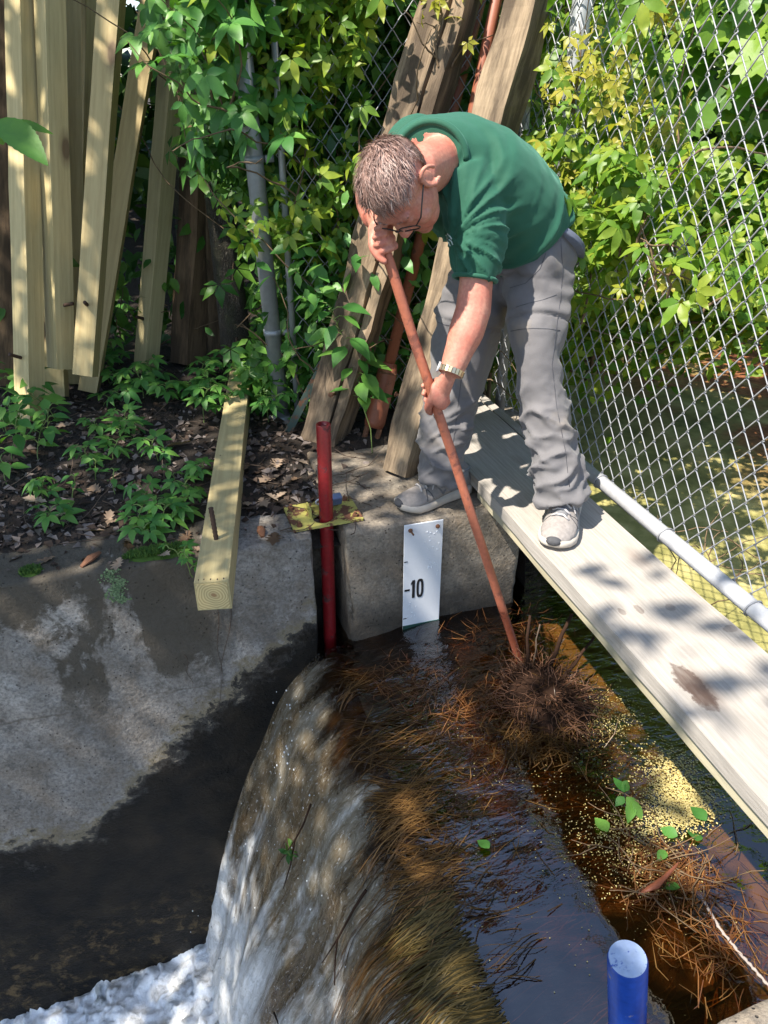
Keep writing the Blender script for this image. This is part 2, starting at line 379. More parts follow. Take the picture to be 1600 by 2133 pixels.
M['leaf_sun'] = mat_leaf('sun_toned_leaf', (0.075, 0.175, 0.020), (0.16, 0.28, 0.030), (0.30, 0.36, 0.040), 0.46)  # brighter yellow green: sunlight on the foliage is put into the leaf colour
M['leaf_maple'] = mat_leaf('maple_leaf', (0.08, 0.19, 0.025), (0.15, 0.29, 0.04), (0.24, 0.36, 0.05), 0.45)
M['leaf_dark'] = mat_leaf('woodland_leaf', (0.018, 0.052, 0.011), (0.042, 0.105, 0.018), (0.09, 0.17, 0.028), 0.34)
M['leaf_elm'] = mat_leaf('elm_leaf', (0.025, 0.10, 0.03), (0.035, 0.12, 0.03), (0.10, 0.25, 0.03), 0.3)
M['leaf_yellow'] = mat_leaf('tendril_leaf', (0.20, 0.24, 0.025), (0.28, 0.28, 0.03), (0.36, 0.31, 0.05), 0.4)
M['moss'] = mat_leaf('moss', (0.022, 0.060, 0.008), (0.045, 0.105, 0.012), (0.085, 0.15, 0.02), 0.15, 0.8)
M['dry_leaf'] = mat_leaf('dry_leaf', (0.10, 0.060, 0.035), (0.25, 0.165, 0.105), (0.42, 0.32, 0.24), 0.12, 0.7)
M['litter'] = mat_leaf('litter_bits', (0.030, 0.018, 0.012), (0.085, 0.055, 0.038), (0.24, 0.20, 0.18), 0.05, 0.8)
M['needle'] = mat_leaf('pine_needle', (0.050, 0.018, 0.007), (0.14, 0.052, 0.017), (0.27, 0.125, 0.042), 0.15, 0.45)
M['drowned'] = mat_leaf('drowned_grass', (0.050, 0.028, 0.010), (0.14, 0.068, 0.021), (0.29, 0.155, 0.048), 0.25, 0.45)
M['drowned_olive'] = mat_leaf('drowned_olive_grass', (0.030, 0.026, 0.009), (0.085, 0.062, 0.019), (0.20, 0.135, 0.042), 0.25, 0.45)
M['drowned_wet'] = mat_leaf('wet_dark_grass', (0.030, 0.018, 0.008), (0.075, 0.038, 0.013), (0.16, 0.085, 0.028), 0.2, 0.35)
M['pollen'] = mat_leaf('pollen', (0.34, 0.26, 0.08), (0.50, 0.40, 0.15), (0.62, 0.53, 0.25), 0.1, 0.9)

def mat_bark():
    m = MT('bark'); co = m.coord('Object', (1, 1, 0.28))
    v = m.n('ShaderNodeTexVoronoi', {'Vector': m.n('ShaderNodeVectorMath', {0: co, 1: m.n('ShaderNodeTexNoise', {'Vector': co, 'Scale': 20.0}).outputs[1]}, operation='ADD').outputs[0], 'Scale': 38.0}, feature='DISTANCE_TO_EDGE').outputs[0]
    n1 = m.noise(co, 20, 6)
    c = m.ramp(v, [(0.0, (0.02, 0.016, 0.012)), (0.25, (0.13, 0.11, 0.085))])
    c = m.mix(m.ramp(n1, [(0.5, 0.0), (0.7, 0.6)]), c, (0.10, 0.11, 0.05))
    return m.p(color=c, rough=0.95, normal=m.bump(v, 1.0, 0.02))
M['bark'] = mat_bark()
def mat_dirt():
    m = MT('dirt'); co = m.coord()
    n1 = m.noise(co, 7, 8, 0.7); n2 = m.noise(co, 60, 6, 0.7); n3 = m.noise(co, 1.6, 4)
    c = m.ramp(n1, [(0.3, (0.010, 0.007, 0.005)), (0.55, (0.028, 0.019, 0.013)), (0.8, (0.065, 0.045, 0.03))])
    c = m.mix(m.ramp(n2, [(0.55, 0.0), (0.75, 0.6)]), c, (0.11, 0.085, 0.065))
    return m.p(color=c, rough=0.95, normal=m.bump(m.math('ADD', n1, m.math('MULTIPLY', n2, 0.6)), 1.0, 0.02))
M['dirt'] = mat_dirt()
def mat_bed():
    m = MT('pond_bed'); co = m.coord()
    n1 = m.noise(co, 4.5, 6, 0.65, 0.5); n2 = m.noise(m.coord('Object', (1, 3.2, 1)), 26, 6, 0.7)
    c = m.ramp(n1, [(0.35, (0.022, 0.012, 0.005)), (0.52, (0.11, 0.046, 0.014)), (0.7, (0.34, 0.135, 0.034))])
    c = m.mix(m.ramp(n2, [(0.45, 0.5), (0.62, 0.0)]), c, (0.02, 0.011, 0.005))
    return m.p(color=c, rough=0.9, normal=m.bump(n2, 0.8, 0.02))
M['bed'] = mat_bed()

def mat_water():
    """clear tea-stained water: Fresnel reflection over a tinted see-through body"""
    m = MT('water'); co = m.coord('Object')
    n1 = m.noise(m.coord('Object', (1.0, 1.7, 1)), 5.0, 3, 0.5, 0.6); n2 = m.noise(m.coord('Object', (1.0, 2.1, 1)), 24.0, 3, 0.55, 0.4)
    xyz = m.n('ShaderNodeSeparateXYZ', {0: co})
    # ripples die out in the still pool near the camera-side abutment
    calm = m.n('ShaderNodeMapRange', {0: xyz.outputs[1], 1: 0.80, 2: 1.15, 3: 0.16, 4: 1.0}).outputs[0]
    calm = m.math('MULTIPLY', calm, m.n('ShaderNodeMapRange', {0: xyz.outputs[0], 1: 1.25, 2: 1.6, 3: 1.0, 4: 0.2}).outputs[0])
    h = m.math('MULTIPLY', m.math('ADD', n1, m.math('MULTIPLY', n2, 0.33)), calm)
    nrm = m.bump(h, 0.42, 0.03)
    fr = m.n('ShaderNodeFresnel', {'IOR': 1.75, 'Normal': nrm}).outputs[0]
    fr = m.math('MULTIPLY_ADD', fr, 1.0, 0.035)
    gl = m.n('ShaderNodeBsdfGlossy', {'Color': (1, 1, 1, 1), 'Roughness': 0.02, 'Normal': nrm})
    tr = m.n('ShaderNodeBsdfTransparent', {'Color': (0.60, 0.40, 0.20, 1)})
    mx = m.n('ShaderNodeMixShader', {0: fr, 1: tr.outputs[0], 2: gl.outputs[0]})
    m.t.links.new(mx.outputs[0], m.out.inputs[0]); return m.m
M['water'] = mat_water()

def mat_fall():
    m = MT('falling_water'); uv = m.n('ShaderNodeTexCoord').outputs['UV']
    sep = m.n('ShaderNodeSeparateXYZ', {0: uv}); U, W = sep.outputs[0], sep.outputs[1]     # U across (m), W along the fall (m)
    def st(su, sv, detail=5, dist=0.4, off=0.0):
        mp = m.n('ShaderNodeMapping', {'Vector': uv, 'Scale': (su, sv, 1), 'Location': (off, off, 0)}).outputs[0]
        return m.noise(mp, 1.0, detail, 0.62, dist)
    s1 = st(11, 0.7, 4, 0.25); s2 = st(30, 1.6, 4, 0.35, 3.0); s3 = st(4.2, 0.5, 3, 0.3, 9.0); s4 = st(110, 60, 3, 0.6, 1.0); s5 = st(38, 22, 5, 1.0, 5.0); s6 = st(8, 3.2, 5, 0.9, 7.0); s7 = st(80, 5.0, 3, 0.3, 13.0)
    foam = m.math('MULTIPLY_ADD', W, 0.46, m.math('MULTIPLY_ADD', s1, 0.55, m.math('MULTIPLY', s3, 0.55)))
    foam = m.math('ADD', foam, m.math('MULTIPLY', m.math('SUBTRACT', s6, 0.5), 0.75))
    foam = m.math('ADD', foam, m.n('ShaderNodeMapRange', {0: U, 1: 0.55, 2: 1.5, 3: 0.14, 4: -0.10}).outputs[0])
    fm = m.ramp(foam, [(0.76, 0.0), (1.04, 1.0)])
    bt_ = m.math('MULTIPLY_ADD', s2, 0.12, m.math('MULTIPLY_ADD', s1, 0.30, m.math('MULTIPLY_ADD', s3, 0.34, m.math('MULTIPLY', s5, 0.24))))
    body = m.ramp(bt_, [(0.36, (0.070, 0.044, 0.020)), (0.46, (0.165, 0.120, 0.068)), (0.54, (0.25, 0.215, 0.155)), (0.64, (0.46, 0.43, 0.37))])
    c = m.mix(fm, body, m.ramp(s5, [(0.3, (0.56, 0.57, 0.56)), (0.55, (0.88, 0.90, 0.92))]))
    c = m.mix(m.ramp(s4, [(0.60, 0.0), (0.70, 0.55)]), c, (0.80, 0.80, 0.78))  # painted sparkle: pale glints mixed into the colour of the sheet
    h = m.math('MULTIPLY_ADD', s2, 0.16, m.math('MULTIPLY', s5, 0.55)); h = m.math('MULTIPLY_ADD', s7, 0.06, m.math('MULTIPLY_ADD', s4, 0.16, h))
    nrm = m.bump(h, 0.7, 0.025)
    m.p(color=c, rough=m.mix(fm, (0.07,) * 3, (0.5,) * 3), normal=nrm, spec=0.6)
    tl = m.n('ShaderNodeBsdfTranslucent', {'Color': c}); ad = m.n('ShaderNodeMixShader', {0: 0.25, 1: m.b.outputs[0], 2: tl.outputs[0]})
    # clear, tea-stained where the sheet leaves the lip
    op = m.math('MULTIPLY_ADD', W, 1.7, m.math('MULTIPLY_ADD', s3, 0.8, m.math('MULTIPLY_ADD', s1, 0.35, m.math('MULTIPLY', s5, 0.2))))
    opm = m.ramp(op, [(0.80, 0.0), (1.6, 0.93)])
    fr = m.n('ShaderNodeFresnel', {'IOR': 1.38, 'Normal': nrm}).outputs[0]
    clear = m.n('ShaderNodeMixShader', {0: fr, 1: m.n('ShaderNodeBsdfTransparent', {'Color': (0.62, 0.46, 0.28, 1)}).outputs[0], 2: m.n('ShaderNodeBsdfGlossy', {'Roughness': 0.06, 'Normal': nrm}).outputs[0]})
    mx = m.n('ShaderNodeMixShader', {0: opm, 1: clear.outputs[0], 2: ad.outputs[0]})
    m.t.links.new(mx.outputs[0], m.out.inputs[0]); return m.m
M['fall'] = mat_fall()
def mat_foam():
    m = MT('foam'); co = m.coord(); n1 = m.noise(co, 9, 6, 0.6, 0.5); n2 = m.noise(co, 60, 4, 0.7)
    c = m.ramp(n1, [(0.34, (0.30, 0.31, 0.30)), (0.46, (0.66, 0.68, 0.70)), (0.62, (0.88, 0.90, 0.92))])
    return m.p(color=c, rough=0.5, normal=m.bump(m.math('ADD', n1, m.math('MULTIPLY', n2, 0.4)), 0.6, 0.02))
M['foam'] = mat_foam()

# ------------------------------------------------------------------ the setting: ground, bed, water
YF = 1.90            # face of the far abutment
ZW = -0.40           # pond level
def bank_line(x): return 4.15 + 0.25 * math.sin(x * 1.3) + 0.12 * (x - 1.3)
def ground_z(x, y):
    n = 0.035 * nz((x, y, 0), 2.2) + 0.014 * nz((x, y, 3), 9) + 0.006 * nz((x, y, 5), 27)
    edge = 2.06 + 0.05 * nz((x, 0, 1), 3.1) if x < 0.42 else 2.46 + 0.05 * nz((x, 0, 1), 4.0)
    front = lerp(-0.09, 0.012, sstep(edge - 0.10, edge + 0.06, y))
    z = front + 0.02 * sstep(2.3, 3.2, y) + 0.5 * sstep(4.2, 8.0, y) + n * sstep(1.95, 2.5, y)
    pond = sstep(1.28, 1.45, x) * (1 - sstep(bank_line(x) - 0.25, bank_line(x) + 0.35, y))
    pond = max(pond, sstep(1.1, 1.2, x) * (1 - sstep(2.2, 2.3, y)))
    return lerp(z, -0.95, pond)
xs = np.concatenate([np.linspace(-40, -3, 12)[:-1], np.linspace(-3, 4.5, 190), np.linspace(4.5, 40, 16)[1:]])
ys = np.concatenate([np.linspace(1.97, 4.6, 96), np.linspace(4.6, 60, 26)[1:]])
gv = [(x, y, ground_z(x, y)) for y in ys for x in xs]
nx = len(xs)
gf = [(j*nx+i, j*nx+i+1, (j+1)*nx+i+1, (j+1)*nx+i) for j in range(len(ys) - 1) for i in range(nx - 1)]
ground = link('ground', np_mesh('ground', gv, gf, M['dirt'], True)); tag(ground, 'dark crumbly soil of the bank under leaf litter', 'ground', kind='structure')

bx, by = np.linspace(0.40, 14, 90) ** 1.0, np.linspace(-6, 8, 120)
bx = np.concatenate([np.linspace(0.40, 2.0, 60), np.linspace(2.0, 14, 30)[1:]]); by = np.concatenate([np.linspace(-6, 0.2, 12)[:-1], np.linspace(0.2, 2.3, 70), np.linspace(2.3, 8, 24)[1:]])
def bed_z(x, y):
    return -0.66 + 0.05 * nz((x, y, 0), 4) - 0.10 * sstep(1.0, 1.25, x) * (1 - sstep(2.2, 2.6, x)) * (1 - sstep(1.6, 2.0, y)) - 0.05 * math.exp(-((x - .75) ** 2 + (y - .7) ** 2) / .05) + 0.09 * math.exp(-((x - .95) ** 2 + (y - 1.75) ** 2) / .05)
nbx = len(bx)
bv = [(x, y, bed_z(x, y)) for y in by for x in bx]
bf = [(j*nbx+i, j*nbx+i+1, (j+1)*nbx+i+1, (j+1)*nbx+i) for j in range(len(by) - 1) for i in range(nbx - 1)]
bed = link('pond_bed', np_mesh('pond_bed', bv, bf, M['bed'], True)); tag(bed, 'red brown needle covered bed of the pond', 'pond bed', kind='structure')

# weir body under the crest (concrete sill)
mb = MB()
prof = [(0.40, -0.48), (0.33, -0.53), (0.24, -0.70), (0.20, -1.0), (0.14, -2.6), (0.60, -2.6), (0.60, -0.60)]
ny = 40
for j in range(ny + 1):
    y = lerp(-0.4, YF + 0.02, j / ny)
    for (px_, pz_) in prof: mb.v.append((px_ + 0.01 * nz((px_, y, pz_), 6), y, pz_))
k = len(prof)
mb.f = [(j*k+i, j*k+(i+1) % k, (j+1)*k+(i+1) % k, (j+1)*k+i) for j in range(ny) for i in range(k)]
sill = mb.build('weir_sill', mat_plain('mossy_sill', (0.055, 0.042, 0.026), 0.8, 0, 0.5, 14, 0.6), None, True); tag(sill, 'drowned concrete sill below the falling water', 'weir', kind='structure')

# pond surface, then the sheet that curls over the crest
def surf_z(x, y):
    lip = 0.045 * (1 - sstep(0.40, 0.78, x))
    rip = 0.004 * nz((x * 1.0, y * 1.6, 0), 9) * (1 - sstep(0.9, 1.4, x)) * sstep(0.75, 1.2, y) + 0.0016 * nz((x, y, 2), 22) * (1 - sstep(1.0, 1.6, x))
    return ZW - lip + rip
px_ = np.concatenate([np.linspace(0.42, 1.35, 110), np.linspace(1.35, 4.5, 60)[1:], np.linspace(4.5, 30, 14)[1:]])
py_ = np.concatenate([np.linspace(-12, 0.2, 14)[:-1], np.linspace(0.2, 2.3, 170), np.linspace(2.3, 5.4, 40)[1:]])
n_ = len(px_)
pond = link('pond_water', np_mesh('pond_water', [(x, y, surf_z(x, y)) for y in py_ for x in px_],
            [(j*n_+i, j*n_+i+1, (j+1)*n_+i+1, (j+1)*n_+i) for j in range(len(py_) - 1) for i in range(n_ - 1)], M['water'], True))
tag(pond, 'dark tea coloured water of the pond above the weir', 'water', kind='structure')

FALL = [(0.42, 0), (0.365, 0.012), (0.335, 0.03), (0.29, 0.075), (0.239, 0.14), (0.20, 0.22), (0.159, 0.34), (0.073, 0.55), (0.003, 0.73), (-0.082, 1.02), (-0.187, 1.44), (-0.24, 1.66)]
def fall_pt(t, y):
    i = min(int(t), len(FALL) - 2); f = t - i
    # Catmull-Rom through the profile
    P = [FALL[max(0, min(len(FALL) - 1, i + q))] for q in (-1, 0, 1, 2)]
    def cr(a, b, c, d): return 0.5 * ((2*b) + (-a+c)*f + (2*a-5*b+4*c-d)*f*f + (-a+3*b-3*c+d)*f**3)
    x = cr(*[p[0] for p in P]); z = surf_z(0.42, y) - cr(*[p[1] for p in P])
    return x, z
tt = np.linspace(0, len(FALL) - 1.001, 150); yy = np.linspace(0.0, YF + 0.004, 210)
fv, fuv = [], []
arc = 0.0; prev = None
arcs = []
for t in tt:
    q = fall_pt(t, 1.0)
    if prev is not None: arc += math.hypot(q[0] - prev[0], q[1] - prev[1])
    arcs.append(arc); prev = q
for a, t in zip(arcs, tt):
    for y in yy:
        x, z = fall_pt(t, y)
        w = min(1, a * 1.6)
        dx = 0.055 * nz((y * 3.2, a * 0.8, 0), 1.6) * w + 0.010 * nz((y * 12, a * 1.1, 5), 1.7) * w + 0.009 * nz((y * 30, a * 12, 9), 1.3) * sstep(0.5, 1.6, a)
        # the sheet slims towards the camera side, where grass splits it
        x += dx; z += 0.02 * nz((y * 9, a * 3, 3), 1.3) * w
        fv.append((x, y, z)); fuv.append((y, a))
m_ = len(yy)
ff = [(j*m_+i, j*m_+i+1, (j+1)*m_+i+1, (j+1)*m_+i) for j in range(len(tt) - 1) for i in range(m_ - 1)]
fme = np_mesh('waterfall', fv, ff, M['fall'], True)
uvl = fme.uv_layers.new(name='UVMap'); li = np.empty(len(fme.loops), np.int32); fme.loops.foreach_get('vertex_index', li)
uvl.data.foreach_set('uv', np.array(fuv, np.float32)[li].ravel())
wfall = link('waterfall', fme); tag(wfall, 'brown and white sheet of water pouring over the weir', 'waterfall', kind='structure')

# churning foam at the foot
def foam_mesh(name, x0, x1, y0, y1, base, nx_=150, ny_=120):
    vv = []
    for j in range(ny_):
        for i in range(nx_):
            x = lerp(x0, x1, i / (nx_ - 1)); y = lerp(y0, y1, j / (ny_ - 1))
            h = base(x, y)
            b = abs(nz((x, y, 0), 6)) * 0.045 + abs(nz((x, y, 4), 15)) * 0.045 + abs(nz((x, y, 8), 38)) * 0.034 + abs(nz((x, y, 3), 85)) * 0.014
            vv.append((x + 0.02 * nz((x, y, 1), 20), y + 0.02 * nz((x, y, 6), 20) * (1 if j < ny_ - 1 else 0), h + b))
    ff = [(j*nx_+i, j*nx_+i+1, (j+1)*nx_+i+1, (j+1)*nx_+i) for j in range(ny_ - 1) for i in range(nx_ - 1)]
    return np_mesh(name, vv, ff, M['foam'], True)
fo = link('foam', foam_mesh('foam', -2.6, 0.16, 0.1, YF + 0.03, lambda x, y: -2.06 + 0.10 * sstep(-1.3, -0.2, x) + 0.22 * sstep(-0.45, 0.02, x) * (1 - 0.5 * sstep(1.3, 1.9, y)), 300, 190))
tag(fo, 'white churning foam at the foot of the fall', 'foam', kind='stuff')
# spray drops along the edge of the sheet
mb = MB()
for q in range(150):
    t = random.uniform(3, len(FALL) - 1.1); y = random.choice([random.uniform(1.5, 1.88), random.uniform(0.4, 1.88)])
    x, z = fall_pt(t, y); r = random.uniform(0.0010, 0.0030)
    c = V(x - abs(random.gauss(0.02, 0.035)), y, z + random.gauss(0, 0.03))
    mb.ellipsoid(c, (V(r, 0, 0), V(0, r, 0), V(0, 0, r * 1.6)), 6, 4)
sp = mb.build('spray', M['foam'], None, True); tag(sp, 'white drops of spray flying off the sheet of water', 'spray', kind='stuff')

# ------------------------------------------------------------------ concrete
def rough_block(name, lo, hi, mat, res=0.03, amp=0.006, bev=0.018, chip=0.02, parent=None):
    lo, hi = Vector(lo), Vector(hi)
    bm = bmesh.new(); bmesh.ops.create_cube(bm, size=1)
    for v in bm.verts: v.co = Vector([lerp(lo[i], hi[i], v.co[i] + 0.5) for i in range(3)])
    bmesh.ops.bevel(bm, geom=bm.edges[:], offset=bev, segments=2, affect='EDGES', profile=0.6)
    for ax in range(3):
        n = int((hi[ax] - lo[ax]) / res)
        for q in range(1, n):
            co = [0, 0, 0]; no = [0, 0, 0]; no[ax] = 1; co[ax] = lerp(lo[ax], hi[ax], q / n)
            bmesh.ops.bisect_plane(bm, geom=bm.verts[:] + bm.edges[:] + bm.faces[:], plane_co=co, plane_no=no)
    bm.normal_update()
    for v in bm.verts:
        near = sum(1 for i in range(3) if min(abs(v.co[i] - lo[i]), abs(v.co[i] - hi[i])) < bev * 1.3)
        d = amp * (nz(v.co, 6) + 0.5 * nz(v.co, 19))
        if near >= 2: d -= chip * max(0, nz(v.co, 8, 3.0)) + 0.004 * nz(v.co, 40)
        v.co += v.normal * d
    me = bpy.data.meshes.new(name); bm.to_mesh(me); bm.free(); me.materials.append(mat); me.shade_smooth()
    return link(name, me, parent)
w1 = rough_block('concrete_wall', (-2.4, YF, -2.7), (0.350, 2.30, 0.0), M['wall'], 0.03, 0.006, 0.010)
tag(w1, 'stained grey concrete wall, black with wet beside the waterfall', 'wall')
w2 = rough_block('concrete_block', (0.456, YF, -1.2), (1.06, 2.62, 0.0), M['block'], 0.022, 0.008, 0.010, 0.03)
tag(w2, 'pitted concrete block carrying the white gauge board', 'concrete block')
w3 = rough_block('concrete_sidewall', (1.05, 2.30, -1.2), (1.42, 2.80, -0.012), M['block'], 0.05, 0.006, 0.02)
tag(w3, 'concrete side wall behind the walkway plank, under the fence corner', 'wall')
w4 = rough_block('concrete_slot_back', (0.335, 2.12, -1.6), (0.47, 2.5, -0.02), M['block'], 0.04, 0.004, 0.012)
tag(w4, 'shaded concrete at the back of the narrow slot behind the red pipe', 'wall')
w5 = rough_block('concrete_abutment', (0.66, -0.8, -1.2), (2.6, 0.43, -0.06), M['block'], 0.04, 0.006, 0.02)
tag(w5, 'pale concrete corner at the lower right edge of the picture', 'wall')

# ------------------------------------------------------------------ timbers
def timber_mesh(name, w, h, L, mat, bev=0.005, wob=0.0, seg=1, taper=0.0, groove=None):
    bm = bmesh.new()
    cs = [(-w/2, -h/2), (w/2, -h/2), (w/2, h/2), (-w/2, h/2)]
    if groove is not None:
        gx = groove * w
        cs = [(-w/2, -h/2), (gx - 0.006, -h/2), (gx, -h/2 + 0.03), (gx + 0.006, -h/2), (w/2, -h/2), (w/2, h/2), (-w/2, h/2)]
    rings = []
    for q in range(seg + 1):
        z = L * q / seg; sc = 1 - taper * q / seg
        ring = []
        for (x, y) in cs:
            p = Vector((x * sc, y * sc, z))
            if wob: p += Vector((wob * nz((x * 3, y * 3, z * 2), 1.7, 1.3), wob * nz((x * 3, y * 3, z * 2), 1.9, 5.1), 0)) + Vector((wob * .5 * nz((x*9, y*9, z), 9), wob * .5 * nz((x*9, z, y*9), 9), 0))
            ring.append(bm.verts.new(p))
        rings.append(ring)
    k = len(cs)
    for q in range(seg):
        for i in range(k): bm.faces.new((rings[q][i], rings[q][(i+1) % k], rings[q+1][(i+1) % k], rings[q+1][i]))
    bm.faces.new(rings[0][::-1]); bm.faces.new(rings[-1])
    es = [e for e in bm.edges if len(e.link_faces) == 2 and e.calc_face_angle(0) > 0.9]
    bmesh.ops.bevel(bm, geom=es, offset=bev, segments=2, affect='EDGES', profile=0.6, clamp_overlap=True)
    bmesh.ops.recalc_face_normals(bm, faces=bm.faces)
    me = bpy.data.meshes.new(name); bm.to_mesh(me); bm.free(); me.materials.append(mat); return me
def rebar_mesh(L, r=0.0065):
    mb = MB(); n = int(L / 0.006); pts = [V(0, 0, L * i / n) for i in range(n + 1)]
    mb.tube(pts, [r * (1.0 + (0.16 if i % 2 else -0.06)) for i in range(n + 1)], 8); return mb.mesh('rebar_pin', M['rebar'], True)
def place(name, mesh, base, top, xhint, label, cat, group=None):
    o = link(name, mesh); o.matrix_world = frame_matrix(base, Vector(top) - Vector(base), xhint)
    tag(o, label, cat, group); return o

def new_timber(b, t, Yt, label, roll=0.0, L=2.45, pin=None, mat='timber', name='timber', w=0.078, z=None, d=None, wob=0.003):
    base = atz(b[0], b[1], z) if z is not None else atd(b[0], b[1], d)
    top = aty(t[0], t[1], Yt)
    ax = (top - base).normalized()
    xh = Matrix.Rotation(math.radians(roll), 3, ax) @ Vector(CR)
    o = place(name, timber_mesh(name, w, w, L, M[mat], 0.004 if mat == 'timber' else 0.008, wob, 14), base, base + ax, xh, label, 'timber', 'square timbers leaning at the back left')
    if pin:
        for (zl, face, ln) in pin:
            r = link('rebar_pin', rebar_mesh(ln), o)
            dirv = {'f': V(0, -1, 0), 'r': V(1, 0, 0)}[face]
            r.matrix_local = frame_matrix(V(0, 0, zl) + dirv * (w / 2 - 0.01), dirv + V(0.1, 0, 0.15), V(0, 0, 1))
    return o
new_timber((8, 800), (5, 0), 3.75, 'brownish shaded timber cut off by the left edge of the picture', 20, z=0.05, mat='dark_timber', w=0.10, wob=0.006)
new_timber((64, 875), (44, 0), 3.55, 'pale square timber standing nearest the left edge, rebar pin low on it', -22, z=0.04, pin=[(0.24, 'f', 0.07)])
new_timber((120, 826), (76, 60), 3.75, 'pale timber with its foot showing behind the raised timber end', 10, z=0.05)
new_timber((128, 768), (104, 0), 3.50, 'pale two sided timber whose raised end hangs third from the left edge', -38, d=3.02, pin=[(0.25, 'r', 0.07)])
new_timber((160, 800), (146, 0), 3.95, 'pinkish narrow looking timber just behind the third from the left', 25, z=0.05)
new_timber((168, 770), (184, 0), 4.05, 'greenish shaded timber behind, in the middle of the pale ones', -30, z=0.05)
new_timber((178, 782), (233, 0), 3.42, 'pale timber leaning right with its square lower end in the air', 4, d=2.95, pin=[(0.27, 'f', 0.06)])
new_timber((185, 815), (318, 0), 3.70, 'long pale timber with a dark knot leaning steeply to the right', 12, z=0.05)
new_timber((303, 778), (372, 0), 3.72, 'yellowish knotty timber rightmost of the pale ones, pin near its foot', -32, z=0.03, pin=[(0.25, 'f', 0.06)])
new_timber((390, 758), (425, 200), 3.85, 'old dark brown timber next to the pale timbers, blackened on one side', -30, z=0.03, mat='dark_timber', w=0.115, L=1.55, wob=0.010)
new_timber((450, 742), (448, 200), 3.80, 'old dark brown furrowed timber nearest the tree trunk', 15, z=0.03, mat='dark_timber', w=0.10, L=1.5, wob=0.010)

# the timber lying on the bank, its end overhanging the water
near, far = atz(440, 1212, 0.100), atz(502, 760, 0.115)
ax = (far - near).normalized()
lt = place('lying_timber', timber_mesh('lying_timber', 0.089, 0.089, (far - near).length, M['timber'], 0.006, 0.002, 12), near - V(0, 0, 0.0445), near + ax - V(0, 0, 0.0445), V(1, -0.17, 0),
           'pale square timber lying on the bank, its end jutting over the wall', 'timber')
mt = MT('pine_end_grain'); co = mt.coord('Object')
rd = mt.n('ShaderNodeVectorMath', {0: mt.n('ShaderNodeVectorMath', {0: co, 1: mt.n('ShaderNodeMapping', {'Vector': mt.n('ShaderNodeTexNoise', {'Vector': co, 'Scale': 18.0}).outputs[1], 'Scale': (0.02,) * 3, 'Location': (-0.01,) * 3}).outputs[0]}, operation='ADD').outputs[0], 1: (0.004, -0.004, 0)}, operation='DISTANCE').outputs['Value']
rg = mt.math('MULTIPLY_ADD', mt.math('SINE', mt.math('MULTIPLY', rd, 900.0)), 0.5, 0.5)
c = mt.mix(rg, (0.40, 0.29, 0.12), (0.60, 0.48, 0.24)); c = mt.mix(mt.ramp(rd, [(0.0, 1.0), (0.012, 0.0)]), c, (0.22, 0.09, 0.04))
mt.p(color=c, rough=0.75)
b = MB(); b.box((0, 0, -0.0012), (0.079, 0.079, 0.0024)); eg = link('end_grain', b.mesh('end_grain', mt.m), lt)
for zl, tilt, ln in ((0.20, 0.10, 0.105), ((far - near).length - 0.07, 0.0, 0.15)):
    r = link('rebar_pin', rebar_mesh(ln), lt)
    up = lt.matrix_world.to_3x3().inverted() @ V(tilt * -0.3, 0.1, 1)
    r.matrix_local = frame_matrix(V(0.0, 0, zl) + up.normalized() * 0.036, up, V(0, 0, 1))
# small knot and check marks belong to the grain; the pin hole staples near the sawn end
upL = lt.matrix_world.to_3x3().inverted() @ V(0, 0, 1)
for i in range(5):
    b = MB(); b.box((-0.033 + 0.015 * i + random.uniform(-.004, .004), 0, 0.009 + 0.004 * random.random()), (0.0022, 0.0022, 0.005))
    st = b.build('staple', M['black_metal'], lt); st.location = upL.normalized() * 0.0446

# big weathered beams leaning on the fence
def old_beam(b, zb, t, Yt, w, h, roll, label, L=2.3, groove=None):
    base = atz(b[0], b[1], zb); top = aty(t[0], t[1], Yt); axb = (top - base).normalized()
    xh = Matrix.Rotation(math.radians(roll), 3, axb) @ Vector(CR)
    return place('old_beam', timber_mesh('old_beam', w, h, L, M['grey_timber'], 0.030, 0.016, 40, groove=groove), base, base + axb, xh, label, 'beam', 'weathered beams leaning against the fence')
bA = old_beam((672, 925), -0.01, (936, 0), 2.66, 0.155, 0.12, -22, 'broad weathered beam leaning left of the man, cracked along its length', 2.4, groove=0.2)
bC = old_beam((836, 985), -0.005, (1102, 0), 2.52, 0.115, 0.105, -38, 'grey weathered beam leaning close behind the man\'s leg and back', 2.3)
for o, zl in ((bA, 0.22), (bC, 0.26)):
    b = MB(); b.tube([V(0, 0, 0), V(0, 0, 0.045)], 0.005, 8); b.tube([V(0, 0, 0.045), V(0, 0, 0.049)], 0.010, 8)
    s_ = link('bolt', b.mesh('bolt', M['rust'], True), o); s_.matrix_local = frame_matrix(V(-0.06, -0.0, zl) if o is bC else V(0.02, -0.058, zl), V(-1, -0.1, 0) if o is bC else V(0, -1, 0), V(0, 0, 1))
    b = MB()

